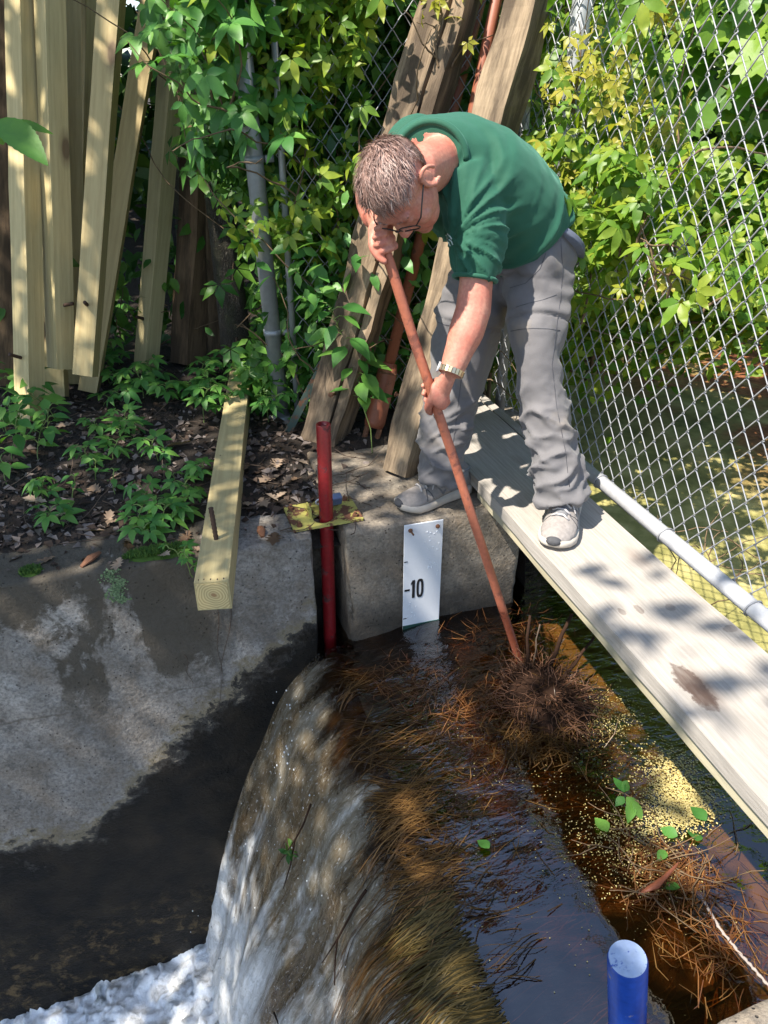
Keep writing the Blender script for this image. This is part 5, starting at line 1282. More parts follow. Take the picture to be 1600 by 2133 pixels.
bush('maple_sapling', 'young maple with big pale sunlit leaves at the upper right', [((2.5, 2.0, 0.85), (3.5, 3.1, 1.5), 2), ((2.9, 2.2, 1.0), (4.2, 3.4, 2.2), 2), ((2.0, 2.6, 1.2), (2.8, 3.4, 1.9), 1)], 1250, M['leaf_maple'], (0.10, 0.17), MAPLE, (-0.5, -0.45, 0.8), 0.45, 8, 0.2)
# ---- woods behind
def tree(label, base, h, crown, n, mat, s, r=0.12, name='tree', tm=OV2):
    root = empty(name, base, label, 'tree', 'trees of the wood behind the fence')
    pts = [V(0, 0, -0.1)] + [V(0.10 * nz((i, base[0], 0), 0.7) * i * 0.3, 0.10 * nz((i, base[1], 4), 0.7) * i * 0.3, h * i / 8) for i in range(1, 9)]
    mb = MB(); mb.tube(pts, [r * (1 - 0.75 * i / 8) * (1.25 if i == 0 else 1) for i in range(9)], 12); mb.build('trunk', M['bark'], root, True)
    (lo, hi) = crown; c = (np.array(lo) + np.array(hi)) / 2; half = (np.array(hi) - np.array(lo)) / 2
    P = []
    while len(P) < n:
        q = RNG.normal(size=3); q /= np.linalg.norm(q); q = q * RNG.uniform(0.45, 1.0) ** 0.5
        cc = c + q * half
        for _ in range(30): P.append(cc + RNG.normal(size=3) * 0.22)
    P = np.array(P[:n]); foliage('crown', root, tm, P, (0, -0.3, 1), 0.7, s[0], s[1], mat)
    paths = []
    for _ in range(9):
        t = Vector(P[RNG.integers(len(P))]); k0 = RNG.uniform(0.35, 0.9); p0 = pts[int(k0 * 8)]
        paths.append([p0.lerp(t, k / 5) + V(0, 0, 0.15 * math.sin(k / 5 * 3.14)) for k in range(6)])
    stem_tubes('branch', root, paths, r * 0.3, 0.01, M['bark'], 6); return root
for (lb, ba, h, cr, n) in [
    ('thin dark tree far left behind the timbers', (-1.6, 5.2, 0.1), 4.2, ((-1.8, -1.0, 0.2), (1.6, 1.6, 6.2)), 3600),
    ('dark tree behind the timbers and the gate post', (0.3, 5.3, 0.1), 4.2, ((-1.6, -0.9, 0.1), (1.6, 1.6, 6.2)), 4200),
    ('dark tree rising behind the broad beam', (2.2, 6.2, 0.1), 4.4, ((-1.8, -1.3, 0.1), (1.8, 1.5, 6.2)), 4200),
    ('dark tree on the far bank behind the fence corner', (4.3, 6.4, 0.1), 4.4, ((-1.8, -1.4, 0.0), (1.8, 1.5, 6.2)), 4200),
    ('dark tree on the far bank at the right edge', (6.6, 6.0, 0.1), 4.4, ((-1.9, -1.6, -0.3), (1.9, 1.6, 6.2)), 4200),
    ('shadowy tree at the right edge behind the maple', (6.9, 3.4, 0.1), 4.4, ((-1.7, -1.6, 0.0), (1.7, 1.6, 6.2)), 3600)]:
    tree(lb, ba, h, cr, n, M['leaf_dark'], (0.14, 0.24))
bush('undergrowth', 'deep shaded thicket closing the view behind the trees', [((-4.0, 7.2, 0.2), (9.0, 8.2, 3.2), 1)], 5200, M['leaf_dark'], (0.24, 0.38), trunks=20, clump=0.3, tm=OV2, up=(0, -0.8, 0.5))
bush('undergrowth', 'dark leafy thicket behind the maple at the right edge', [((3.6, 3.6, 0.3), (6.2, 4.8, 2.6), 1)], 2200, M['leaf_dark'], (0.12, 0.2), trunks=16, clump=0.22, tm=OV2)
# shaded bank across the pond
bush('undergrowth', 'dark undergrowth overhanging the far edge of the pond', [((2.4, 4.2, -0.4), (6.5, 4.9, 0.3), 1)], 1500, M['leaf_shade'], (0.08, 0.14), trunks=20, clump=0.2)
# ---- the tree that shades the bank: trunk out of the picture to the left
def canopy():
    root = empty('shade_tree', (-3.6, 1.6, -0.1), 'overhanging tree left of the picture that dapples the bank', 'tree')
    ro = np.array((-3.6, 1.6, -0.1)); P = []
    def dens(xg, yg):
        # how leafy the crown is over the spot its shade falls on
        d = 1.0 - 0.55 * sstep(0.30, 0.85, xg) - 0.41 * sstep(0.75, 1.05, xg)
        if xg > 0.98: d = 0.11 if yg < 1.45 else 0.0
        elif xg > 0.55 and yg < 1.55: d = min(d, 0.16)
        return max(d, 0.0)
    for gx in np.arange(-3.6, 2.4, 0.27):
        for gy in np.arange(-1.2, 5.6, 0.27):
            for lay in range(2):
                xg = gx + RNG.uniform(-0.14, 0.14); yg = gy + RNG.uniform(-0.14, 0.14); z = RNG.uniform(3.4, 4.3) + lay * 0.7
                if RNG.random() > dens(xg, yg): continue
                c = np.array([xg + SUN.x / SUN.z * z, yg + SUN.y / SUN.z * z, z])
                for _ in range(30): P.append(c + RNG.normal(size=3) * 0.16)
    P = np.array(P) - ro
    foliage('crown', root, OV2, P, (0, 0, 1), 0.6, 0.085, 0.14, M['leaf_shade'])
    mb = MB(); pts = [V(0, 0, 0), V(0.05, 0, 1.2), V(0, 0.1, 2.6), V(0.2, 0.1, 4.2)]; mb.tube(pts, [0.2, 0.16, 0.13, 0.06], 14); mb.build('trunk', M['bark'], root, True)
    paths = [[V(0, 0.1, 2.4 + 0.2 * k).lerp(Vector(P[RNG.integers(len(P))]), t / 5) for t in range(6)] for k in range(8)]
    stem_tubes('branch', root, paths, 0.05, 0.01, M['bark'], 6)
canopy()
# ---- bark-covered trunk beside the gate post
tt_ = empty('bark_tree', atz(512, 800, 0.03) + V(-0.01, 0.09, -0.05), 'rough barked tree close behind the grey gate post', 'tree')
mb = MB(); mb.tube([V(0, 0, 0), V(-0.005, 0.01, 0.3), V(-0.01, 0.03, 0.8), V(-0.03, 0.05, 1.4), V(-0.05, 0.08, 2.6)], [0.085, 0.066, 0.058, 0.054, 0.048], 24)
tm_ = mb.mesh('trunk', M['bark'], True); link('trunk', tm_, tt_)
P = clump_points(260, [((-0.9, -0.5, 2.2), (0.7, 0.6, 3.2), 1)], 0.15, 20); foliage('crown', tt_, OV3, P, (0, -0.3, 1), 0.6, 0.07, 0.12, M['leaf_shade'])
paths = [wander(V(0.0, -0.06, 0.1 + 0.2 * k), (RNG.normal() * 0.4, -0.1, 1), 0.9, 10, 0.2) for k in range(5)]; stem_tubes('ivy_stem', tt_, paths, 0.003, 0.0015, M['vine_stem'])

# ------------------------------------------------------------------ small plants on the bank (each leaf a part)
LEAFM = {'creeper': [np_mesh('leaf', palmate(1.0, 5, 0.25 + 0.1 * i)[0], to_tris(palmate(1.0, 5)[1]), M['leaf_ground'], True) for i in range(3)],
         'ovate': [np_mesh('leaf', leaf_blade(1, 0.56, 5, 0.2 + 0.12 * i)[0], to_tris(leaf_blade(1, 0.56, 5)[1]), M['leaf_ground'], True) for i in range(3)]}
def plant(name, loc, label, kind, n, h, size, group=None, spread=1.0, lean=(0, 0), mat=None):
    root = empty(name, loc, label, 'plant', group)
    tips = []; paths = []
    main = wander(V(0, 0, 0), (lean[0], lean[1], 1), h, 6, 0.18); paths.append(main)
    for i in range(n):
        t = 0.35 + 0.65 * i / max(1, n - 1); k = min(5, int(t * 6)); p0 = main[k].lerp(main[k + 1], t * 6 - k) if k < 6 else main[6]
        a = i * 2.4 + RNG.uniform(-0.4, 0.4); out = V(math.cos(a), math.sin(a), 0.35); pl_ = size * (0.55 if kind == 'creeper' else 0.35) * spread
        p1 = p0 + out * pl_; paths.append([p0, p0.lerp(p1, 0.5) + V(0, 0, 0.006), p1]); tips.append((p1, a))
    stem_tubes('stem', root, paths, 0.0022, 0.0012, M['green_stem'], 5, None)
    for (p1, a) in tips:
        lf = link('leaf', LEAFM[kind][RNG.integers(3)], root)
        y = V(math.cos(a), math.sin(a), -0.12 + RNG.normal() * 0.12); nrm = V(RNG.normal() * 0.22, RNG.normal() * 0.22 - 0.12, 1)
        m_ = frame_matrix(p1, nrm, y.cross(nrm)); sc = size * RNG.uniform(0.75, 1.2)
        lf.matrix_local = m_ @ Matrix.Scale(sc, 4)
    return root
def gz(x, y): return ground_z(x, y)
def plant_px(px, py, *a, **k):
    z = 0.03
    for _ in range(4):
        p = atz(px, py, z); z = max(gz(p.x, p.y), -0.005 if p.y < 2.3 else -1) if p.y > 1.9 else 0.0
    return plant(a[0], (p.x, p.y, z - 0.004), *a[1:], **k)
ORD = ['leftmost', 'second', 'third', 'fourth', 'fifth', 'sixth', 'seventh', 'eighth', 'ninth', 'tenth', 'eleventh', 'twelfth', 'thirteenth', 'fourteenth', 'fifteenth', 'sixteenth', 'seventeenth', 'eighteenth', 'nineteenth', 'rightmost']
def rank(L_): return [ORD[sorted(range(len(L_)), key=lambda k: L_[k]).index(i)] + ('' if sorted(range(len(L_)), key=lambda k: L_[k]).index(i) == 0 else ' from the left') for i in range(len(L_))]
GZ = {'left': 'soft green jewelweed plants at the left edge below the pale timbers', 'mid': 'young creeper plants among the dead leaves on the bank', 'back': 'dark glossy creeper plants at the feet of the timbers', 'tim': 'creeper plants crowding the far half of the lying timber'}
PL = [(10, 900), (40, 860), (75, 900), (25, 960), (80, 960), (15, 1010), (60, 830), (100, 860), (120, 880), (45, 930), (110, 930)]; RK = rank(PL)
for i, (x, y) in enumerate(PL):
    plant_px(x, y, 'jewelweed_plant', 'soft green jewelweed below the pale timbers at the left edge, ' + RK[i], 'ovate', 9, 0.16 + 0.06 * RNG.random(), 0.062, group=GZ['left'])
PL = [(200, 1000), (235, 960), (255, 920), (280, 900), (240, 1030), (180, 970), (330, 1060), (370, 1080), (300, 1100), (345, 1110), (270, 1115), (390, 1040), (365, 1000), (120, 1090), (410, 1000), (310, 1130), (150, 1040), (215, 905), (330, 960), (90, 1040)]; RK = rank(PL)
for i, (x, y) in enumerate(PL):
    plant_px(x, y, 'creeper_seedling', 'young bright green creeper among the dead leaves on the bank, ' + RK[i], 'creeper' if i % 4 else 'ovate', 5, 0.07 + 0.04 * RNG.random(), 0.050 if i % 4 else 0.035, group=GZ['mid'])
PL = [(230, 800), (265, 820), (300, 830), (330, 800), (250, 760), (215, 845), (350, 840), (240, 710), (260, 660), (390, 830), (420, 800)]; RK = rank(PL)
for i, (x, y) in enumerate(PL):
    plant_px(x, y, 'creeper_seedling', 'dark glossy creeper at the feet of the leaning timbers, ' + RK[i], 'creeper', 6, 0.10 + 0.05 * RNG.random(), 0.062, group=GZ['back'])
PL = [(450, 860), (470, 890), (440, 840), (480, 830), (545, 850), (560, 880), (530, 810), (425, 880), (470, 800), (580, 800), (550, 780)]; RK = rank(PL)
for i, (x, y) in enumerate(PL):
    plant_px(x, y, 'creeper_seedling', 'leafy creeper crowding the far half of the lying timber, ' + RK[i], 'creeper' if i % 3 else 'ovate', 6, 0.13 + 0.07 * RNG.random(), 0.055, group=GZ['tim'])
plant_px(700, 905, 'creeper_seedling', 'tiny sprig of leaves beside the top of the red pipe', 'ovate', 4, 0.05, 0.022)
# leafy sapling in front of the broad beam
sp_ = atz(790, 905, 0.0) + V(-0.02, -0.16, 0)
plant('sapling', (sp_.x - 0.055, sp_.y, 0.0), 'leafy young sapling standing between the broad beam and the rusty pipe', 'ovate', 36, 0.56, 0.092, spread=1.2, lean=(-0.02, 0.02))
# creeper sprigs hanging on the wall under the lying timber
hw = plant('creeper_seedling', atz(400, 1190, 0.0) + V(0, -0.03, 0), 'creeper sprig hanging down the wall beside the sawn timber end', 'creeper', 4, 0.09, 0.034, lean=(-0.4, -0.35))
plant('creeper_seedling', atz(374, 1160, 0.0) + V(0, -0.01, 0.0), 'tiny pale sprig growing out of the dark moss', 'creeper', 2, 0.05, 0.028, lean=(0.1, -0.2))
plant('leafy_weed', atz(60, 870, 0.04) + V(-0.06, -0.16, 0), 'tall weed with narrow leaves in front of the leftmost pale timber', 'ovate', 11, 0.52, 0.075, lean=(0.05, 0.0))
# elm twig entering at the left edge, close to the camera
et = empty('elm_twig', atd(-60, 262, 1.15), 'elm twig with a big toothed leaf entering at the left edge', 'twig')
mb = MB(); q0 = V(0, 0, 0); q1 = atd(2, 262, 1.15) - atd(-60, 262, 1.15); mb.tube([q0, q1 * 0.6, q1], [0.002, 0.0015, 0.001], 6); mb.build('stem', M['green_stem'], et, True)
def elm_leaf(p0, p1, width, mat, nrm):
    """serrated blade from p0 to p1"""
    d = Vector(p1) - Vector(p0); L_ = d.length; y = d.normalized(); n_ = Vector(nrm); n_ = (n_ - y * n_.dot(y)).normalized(); x = y.cross(n_)
    vv, ff = [], []; K = 22
    for i in range(K + 1):
        t = i / K; w = width * 0.5 * math.sin(math.pi * min(1, t ** 0.75)) ** 0.85 * (1 if i % 2 else 0.93); zc = -0.12 * L_ * t * t
        for sx in (-1, 0, 1): vv.append(Vector(p0) + y * L_ * t + x * sx * w + n_ * (zc + (0.16 * w if sx else 0) + (0.02 * w if i % 4 < 2 and sx else 0)))
    for i in range(K):
        a = 3 * i; ff += [(a, a + 1, a + 4, a + 3), (a + 1, a + 2, a + 5, a + 4)]
    m_ = MB(); m_.add(vv, ff); return m_
o0 = Vector(et.location); cn = -Vector(CF) * 0.8 + V(0, 0, 0.7)
elm_leaf(atd(0, 248, 1.15) - o0, atd(94, 330, 1.12) - o0, 0.050, None, cn).build('leaf', M['leaf_elm'], et, True)
elm_leaf(atd(30, 255, 1.19) - o0, atd(113, 272, 1.22) - o0, 0.026, None, cn).build('leaf', M['leaf_maple'], et, True)
elm_leaf(atd(-10, 262, 1.15) - o0, atd(6, 300, 1.15) - o0, 0.030, None, cn).build('leaf', M['leaf_maple'], et, True)

# ------------------------------------------------------------------ litter on the bank
def fallen(px, py, size, label, group, curl=0.35):
    p = atz(px, py, 0.02)
    while 0.29 < p.x < 0.53 and p.y < 2.17: px -= 20; py -= 25; p = atz(px, py, 0.02)
    z = max(gz(p.x, p.y), 0.0 if p.y < 2.25 else -1) if (p.y > 1.9) else 0.0
    tv, tf = OAK; v = tv.copy(); v[:, 2] += curl * RNG.uniform(0.2, 1) * (v[:, 0] ** 2) * 2 + 0.12 * RNG.normal() * v[:, 1]
    me = np_mesh('fallen_leaf', v * size, to_tris(tf), M['dry_leaf'], True); o = link('fallen_leaf', me)
    nrm = V(RNG.normal() * 0.25, RNG.normal() * 0.25, 1); a = RNG.uniform(0, 6.28)
    o.matrix_world = frame_matrix(V(p.x, p.y, z + 0.008), nrm, V(math.cos(a), math.sin(a), 0)); tag(o, label, 'leaf', group); return o
for i in range(34): fallen(RNG.uniform(40, 430), RNG.uniform(880, 1170), RNG.uniform(0.05, 0.085), 'curled brown dead leaf on the soil left of the lying timber', 'dead leaves left of the lying timber')
for i in range(15): fallen(RNG.uniform(505, 650), RNG.uniform(885, 1120), RNG.uniform(0.06, 0.095), 'dry oak leaf between the lying timber and the red pipe', 'dead leaves between the lying timber and the red pipe')
fallen(400, 930, 0.11, 'large pale pinkish dead leaf lying by the lying timber\'s middle', None)
fallen(680, 905, 0.05, 'dry leaf at the foot of the broad beam', None)
def litter(name, n, region, s0, s1, mat, label, tm):
    P = []; 
    while len(P) < n:
        px, py = RNG.uniform(*region[0]), RNG.uniform(*region[1]); p = atz(px, py, 0.02)
        if p.y < 1.93: continue
        z = gz(p.x, p.y)
        if z < -0.03: 
            if RNG.random() < 0.85: continue
            z = 0.0
        P.append((p.x, p.y, z + 0.006))
    o = foliage(name, None, tm, np.array(P), (0, -0.1, 1), 0.38, s0, s1, mat); tag(o, label, 'litter'); return o
litter('leaf_litter', 2600, ((-60, 760), (760, 1180)), 0.012, 0.040, M['litter'], 'dark crumbs of leaf and bark covering the soil of the bank', leaf_blade(1, 0.7, 2, 0.5, 0.4))
mb = MB()
for i in range(170):
    p = atz(RNG.uniform(-40, 780), RNG.uniform(830, 1150), 0.02)
    if p.y < 1.95: continue
    z = max(gz(p.x, p.y), -0.001); a = RNG.uniform(0, 6.28); mb.tube(wander(V(p.x, p.y, z + 0.008), (math.cos(a), math.sin(a), 0.05), RNG.uniform(0.04, 0.20), 5, 0.16), [0.0016] * 6, 4, False)
tw = mb.build('twig_litter', M['twig'], None, True); tag(tw, 'thin dead twigs strewn over the soil of the bank', 'twigs', kind='stuff')
# crumbs on the concrete top
mb = MB()
for i in range(90):
    p = atz(RNG.uniform(600, 960), RNG.uniform(940, 1060), 0.0)
    if not (0.46 < p.x < 0.9 and 1.97 < p.y < 2.5): continue
    mb.ellipsoid(V(p.x, p.y, 0.003), (V(RNG.uniform(.001, .004), 0, 0), V(0, RNG.uniform(.001, .004), 0), V(0, 0, 0.002)), 6, 4)
    if i % 5 == 0: a = RNG.uniform(0, 6.28); mb.tube(wander(V(p.x, p.y, 0.004), (math.cos(a), math.sin(a), 0), 0.05, 4, 0.25), [0.0014] * 5, 4, False)
cb = mb.build('crumb_litter', M['twig'], None, True); tag(cb, 'dark crumbs and bits of twig on the concrete by the shoe', 'crumbs', kind='stuff')
# bark scraps
for (x, y, l_) in ((190, 1170, 0.07), (545, 1112, 0.05), (120, 905, 0.06)):
    p = atz(x, y, 0.0); b = MB(); a = RNG.uniform(0, 3)
    d_ = V(math.cos(a), math.sin(a), 0.1); b.loft([(V(0, 0, 0.006) - d_ * l_ / 2, V(-d_.y, d_.x, 0) * 0.006, V(0, 0, 0.004)), (V(0, 0, 0.012), V(-d_.y, d_.x, 0) * 0.014, V(0, 0, 0.009)), (V(0, 0, 0.010) + d_ * l_ / 2, V(-d_.y, d_.x, 0) * 0.008, V(0, 0, 0.003))], 9)
    o = b.build('bark_scrap', M['rust'], None, False, p); tag(o, {190: 'dark rotten bark scrap at the wall edge left of the moss', 545: 'dark bark scrap beside the lying timber near the plate', 120: 'bark scrap on the soil near the leftmost pale timber'}[x], 'bark')
# moss cushions on the wall's edge
def moss(loc, rx, ry, label, n=1100):
    root = empty('moss_patch', loc, label, 'moss')
    mb = MB(); mb.ellipsoid(V(0, 0, -0.004), (V(rx, 0, 0), V(0, ry, 0), V(0, 0, 0.016)), 24, 10); mb.build('cushion', M['moss'], root, True)
    P = []
    while len(P) < n:
        x, y = RNG.uniform(-1.25, 1.25, 2)
        rr = x * x + y * y
        if rr > 1 + 0.5 * nz((x, y, rx * 50), 2.5): continue
        P.append((x * rx, y * ry, 0.013 * max(0.0, 1 - rr) ** 0.5 - (0.016 if y < -0.75 else 0)))
    o = foliage('tuft', root, NAR3, np.array(P), (0, -1, 0.15), 0.7, 0.010, 0.020, M['moss'], (0, 0, 2)); return root
moss(atz(335, 1160, 0.0) + V(0.0, 0.015, 0), 0.10, 0.030, 'dark green moss cushion on the wall edge left of the lying timber')
moss(atz(66, 1198, 0.0) + V(0, 0.005, 0), 0.028, 0.020, 'small moss tuft on the wall edge near the left side', 350)
# pale lichen running down the wall
P = []
while len(P) < 420:
    z = RNG.uniform(-0.115, 0.0); x = -0.235 + 0.028 * nz((z, 0, 0), 30) + RNG.normal() * 0.012
    P.append((x, YF - 0.004, z))
li_o = foliage('lichen_patch', None, leaf_blade(1, 0.9, 2, 0.1, 0.1), np.array(P), (0, -1, 0), 0.3, 0.004, 0.010, mat_leaf('lichen', (0.10, 0.15, 0.07), (0.17, 0.24, 0.11), (0.24, 0.31, 0.16), 0.05, 0.9)); tag(li_o, 'pale green lichen streak running down the wall', 'lichen')

# ================================================================== in the water
def flow_pt(a, y, lift):
    """point a metres downstream of the lip (negative = upstream on the pond)"""
    if a <= 0: x = 0.42 - a; return V(x, y, surf_z(x, y) + lift * 0.5)
    k = np.searchsorted(arcs, a); k = min(k, len(tt) - 2); f = (a - arcs[k - 1]) / max(1e-6, arcs[k] - arcs[k - 1]) if k > 0 else 0
    x, z = fall_pt(lerp(tt[max(0, k - 1)], tt[k], f), y)
    w = min(1, a * 1.6); x += 0.055 * nz((y * 3.2, a * 0.8, 0), 1.6) * w
    return V(x - lift * 0.9, y, z + lift * 0.4)
def ribbons(name, strands, mat, label, cat):
    vv, ff = [], []
    for pts, w in strands:
        o = len(vv)
        for i, p in enumerate(pts):
            t = (pts[min(i + 1, len(pts) - 1)] - pts[max(0, i - 1)]).normalized(); sd = t.cross(V(0.2, 0.1, 1)).normalized() if abs(t.z) < 0.95 else V(0, 1, 0)
            ww = w * (1.0 if i < len(pts) - 1 else 0.2); vv += [p - sd * ww, p + sd * ww]
        ff += [(o+2*i, o+2*i+1, o+2*i+3, o+2*i+2) for i in range(len(pts) - 1)]
    o = link(name, np_mesh(name, vv, ff, mat)); tag(o, label, cat, kind='stuff'); return o
def fringe(n, yc, ys, a0, a1, drop, mat, label, wob=0.03, lift=0.012):
    S = []
    for _ in range(n):
        y = RNG.normal(yc, ys); y = min(max(y, 0.35), 1.86); st = -RNG.uniform(a0, a1); en = RNG.uniform(*drop); lf = RNG.uniform(min(0.002, lift), max(0.002, lift)); ph = RNG.uniform(-1, 1)
        K = 10; pts = []
        for i in range(K):
            t = i / (K - 1); a = lerp(st, en, t); yy_ = y + wob * ph * (t - 0.2) + 0.022 * nz((y * 5, a * 4, 0), 2.0)
            pts.append(flow_pt(a, yy_, lf * (0.4 + 0.6 * math.sin(3.1 * t))))
        S.append((pts, RNG.uniform(0.0006, 0.0015)))
    return ribbons('drowned_grass', S, mat, label, 'grass')
for (n_f, yc, sd) in ((260, 0.56, 0.05), (250, 0.70, 0.035), (210, 0.82, 0.03), (130, 0.93, 0.025)):
    fringe(n_f, yc, sd, 0.0, 0.05, (0.03, 0.20), M['drowned_olive'], 'thick olive brown grass combed over the crest, tuft %d cm along the weir from the blue pipe' % int((yc - 0.515) * 100), 0.05, 0.016)
fringe(170, 1.02, 0.05, 0.0, 0.09, (0.03, 0.15), M['drowned'], 'orange brown grass curling over the crest in the lower middle', 0.09)
fringe(130, 1.22, 0.055, 0.02, 0.12, (0.02, 0.12), M['drowned'], 'orange brown grass tuft over the crest at mid weir', 0.12)
fringe(60, 1.44, 0.05, 0.0, 0.20, (0.02, 0.10), M['drowned_wet'], 'brown grass tuft trailing over the crest further up', 0.14)
fringe(60, 1.72, 0.03, -0.02, 0.10, (0.02, 0.07), M['drowned_wet'], 'small brown grass tuft at the crest beside the wall', 0.1)
fringe(190, 1.28, 0.26, 0.0, 0.30, (0.02, 0.16), M['drowned_wet'], 'dark sunken grass under the glassy water of the crest', 0.10, -0.012)
fringe(200, 0.78, 0.16, -0.02, 0.02, (0.22, 0.55), M['drowned_wet'], 'long dark grass strands streaming down the falling water', 0.05, 0.014)

def weed_bed(n, label):
    S = []
    cl = [(RNG.uniform(0.55, 1.0), RNG.uniform(0.62, 1.80)) for _ in range(26)]
    for _ in range(n):
        c_ = cl[RNG.integers(len(cl))]; x, y = RNG.normal(c_[0], 0.05), RNG.normal(c_[1], 0.035); z = ZW - RNG.uniform(0.022, 0.10); l_ = RNG.uniform(0.10, 0.26); ph = RNG.uniform(0, 6.28); pts = []
        for k in range(8):
            t = k / 7; xx = x - l_ * t
            if xx < 0.43: break
            pts.append(V(xx, min(y, 1.85) + 0.020 * math.sin(ph + t * 4) + 0.03 * nz((xx, y, 0), 5), z + 0.012 * math.sin(t * 3.1)))
        if len(pts) > 3: S.append((pts, RNG.uniform(0.0005, 0.0013)))
    k = int(len(S) * 0.45); ribbons('sunken_weed', S[k:], M['drowned_wet'], 'dark weed lying deeper under the clear water of the pool', 'weed')
    return ribbons('sunken_weed', S[:k], M['drowned'], label, 'weed')
weed_bed(1500, 'brown weed combed by the current under the clear water of the pool')
def needle_mat(n, spots, mat, label, lift=0.006, L=(0.04, 0.11), r=0.0009, zb=None, name='pine_needles', up=0.10):
    S = []
    for _ in range(n):
        (px, py, sx, sy) = spots[RNG.integers(len(spots))]; p = atz(RNG.normal(px, sx), RNG.normal(py, sy), ZW if zb is None else zb)
        if p.x < 0.44 or p.y > 1.88: continue
        a = RNG.uniform(0, 6.28); d = V(math.cos(a), math.sin(a), RNG.normal() * up); l_ = RNG.uniform(*L); z0 = (surf_z(p.x, p.y) if zb is None else zb) + RNG.uniform(0.0, lift)
        b_ = V(RNG.normal() * 0.12, RNG.normal() * 0.12, 0) * l_; c_ = V(p.x, p.y, z0)
        S.append(([c_ - d * l_ / 2, c_ + b_, c_ + d * l_ / 2], r * RNG.uniform(0.7, 1.4)))
    return ribbons(name, S, mat, label, 'needles')
needle_mat(330, [(990, 1470, 60, 25), (900, 1430, 60, 30), (830, 1400, 50, 25)], M['needle'], 'brown needles floating between the gauge and the root clump', 0.010)
needle_mat(130, [(1010, 1310, 60, 18), (1060, 1330, 50, 30), (1120, 1300, 40, 20)], M['needle'], 'rusty needles drifting in the sunlit water by the pole', 0.003)
needle_mat(420, [(1110, 1570, 55, 18), (1170, 1540, 50, 26), (1060, 1530, 40, 26)], M['drowned_wet'], 'matted brown needles around the foot of the root clump', 0.03, up=0.3)
needle_mat(330, [(1380, 1860, 60, 25), (1430, 1830, 40, 20), (1500, 1960, 60, 50), (1370, 1790, 40, 20)], M['needle'], 'orange needles floating in the raft at the lower right', 0.006)
needle_mat(260, [(950, 1620, 60, 60), (900, 1750, 60, 60), (1000, 1800, 80, 60), (1480, 1980, 70, 60)], M['drowned'], 'loose brown needles on the dark water above the crest', 0.002)
needle_mat(700, [(1050, 1330, 80, 40), (1000, 1650, 120, 80), (1450, 1950, 90, 80), (950, 1500, 80, 60)], M['needle'], 'sunken needles on the bed under the water', 0.02, (0.05, 0.12), 0.0012, ZW - 0.10)

# ---- the torn-up root clump the man is pushing at
rc = empty('root_clump', V(0.945, 1.43, ZW), 'dark tangled clump of roots with snapped stems sticking up by the pole', 'root clump')
b = MB(); b.ellipsoid(V(0, 0, -0.02), (V(0.12, 0, 0), V(0, 0.15, 0), V(0, 0, 0.06)), 30, 16)
me = b.mesh('root_ball', M['root'], True); displace(me, lambda c_, n_: 0.02 * nz(c_, 14) + 0.012 * nz(c_, 38)); link('root_ball', me, rc)
paths = []
for _ in range(620):
    a = RNG.uniform(0, 6.28); rr = RNG.uniform(0, 1) ** 0.5; p = V(0.125 * rr * math.cos(a), 0.155 * rr * math.sin(a), 0.05 * (1 - rr * rr) ** 0.5 - 0.015)
    paths.append(wander(p, (math.cos(a), math.sin(a), RNG.uniform(-0.2, 0.9)), RNG.uniform(0.04, 0.12), 6, 0.4, -0.12))
stem_tubes('rootlet', rc, paths[:300], 0.0018, 0.0006, M['root'], 4); stem_tubes('rootlet', rc, paths[300:], 0.0014, 0.0005, M['root_brown'], 4)
P = np.array([(0.10 * RNG.normal() * 0.8, 0.12 * RNG.normal() * 0.8, 0.02 + 0.02 * RNG.random()) for _ in range(130)])
foliage('dead_needles', rc, leaf_blade(1, 0.03, 2, 0.2), P, (0, 0, 1), 0.5, 0.03, 0.09, M['drowned_wet'])
for (p0, p1, r_) in (((1095, 1400), (1104, 1282), 0.006), ((1140, 1395), (1192, 1278), 0.0075), ((1178, 1405), (1238, 1328), 0.006), ((1110, 1380), (1125, 1300), 0.003), ((1150, 1370), (1176, 1330), 0.003)):
    q0 = atz(p0[0], p0[1], ZW + 0.02); q1 = aty(p1[0], p1[1], q0.y + 0.03); d = q1 - q0
    b = MB(); b.tube([q0 - d * 0.15, q0 + d * 0.3 + V(0.004, 0, 0), q0 + d * 0.62 + V(-0.004, 0, 0), q1], [r_, r_ * 0.95, r_ * 0.8, r_ * 0.65], 8)
    for k_ in (0.45, 0.7): b.tube([q0 + d * k_, q0 + d * k_ + V(RNG.normal() * 0.012, 0.0, 0.014)], [r_ * 0.4, r_ * 0.2], 5)
    o = b.build('snapped_stem', M['root'] if r_ > 0.004 else M['twig'], rc, True); o.location = -V(0.945, 1.43, ZW)
# ---- twigs caught on the falling water
fb = BVHTree.FromPolygons([Vector(v) for v in fv], ff)
for (pxs, r_, lb) in (([(655, 1675), (640, 1715), (622, 1748), (612, 1800), (598, 1850)], 0.0035, 'dark forked root hanging in the fall, middle left'),
                      ([(770, 1855), (745, 1895), (712, 1955), (708, 2000), (706, 2050)], 0.004, 'dark crooked twig stuck in the fall, lower middle'),
                      ([(579, 2110), (586, 2126), (590, 2140)], 0.003, 'small dark stick in the foam at the bottom')):
    pts = [on_mesh(fb, x, y, 0.012) for (x, y) in pxs]; pts = [p for p in pts if p is not None]
    if len(pts) > 2:
        b = MB(); b.tube(pts, [lerp(r_, r_ * 0.4, i / (len(pts) - 1)) for i in range(len(pts))], 7)
        if len(pts) > 4: b.tube([pts[2], pts[2].lerp(pts[4], 0.6) + V(-0.03, 0.02, 0)], [r_ * 0.6, r_ * 0.3], 5)
        o = b.build('twig', M['root'], None, True); tag(o, lb, 'twig')
pc = on_mesh(fb, 612, 1775, 0.012)
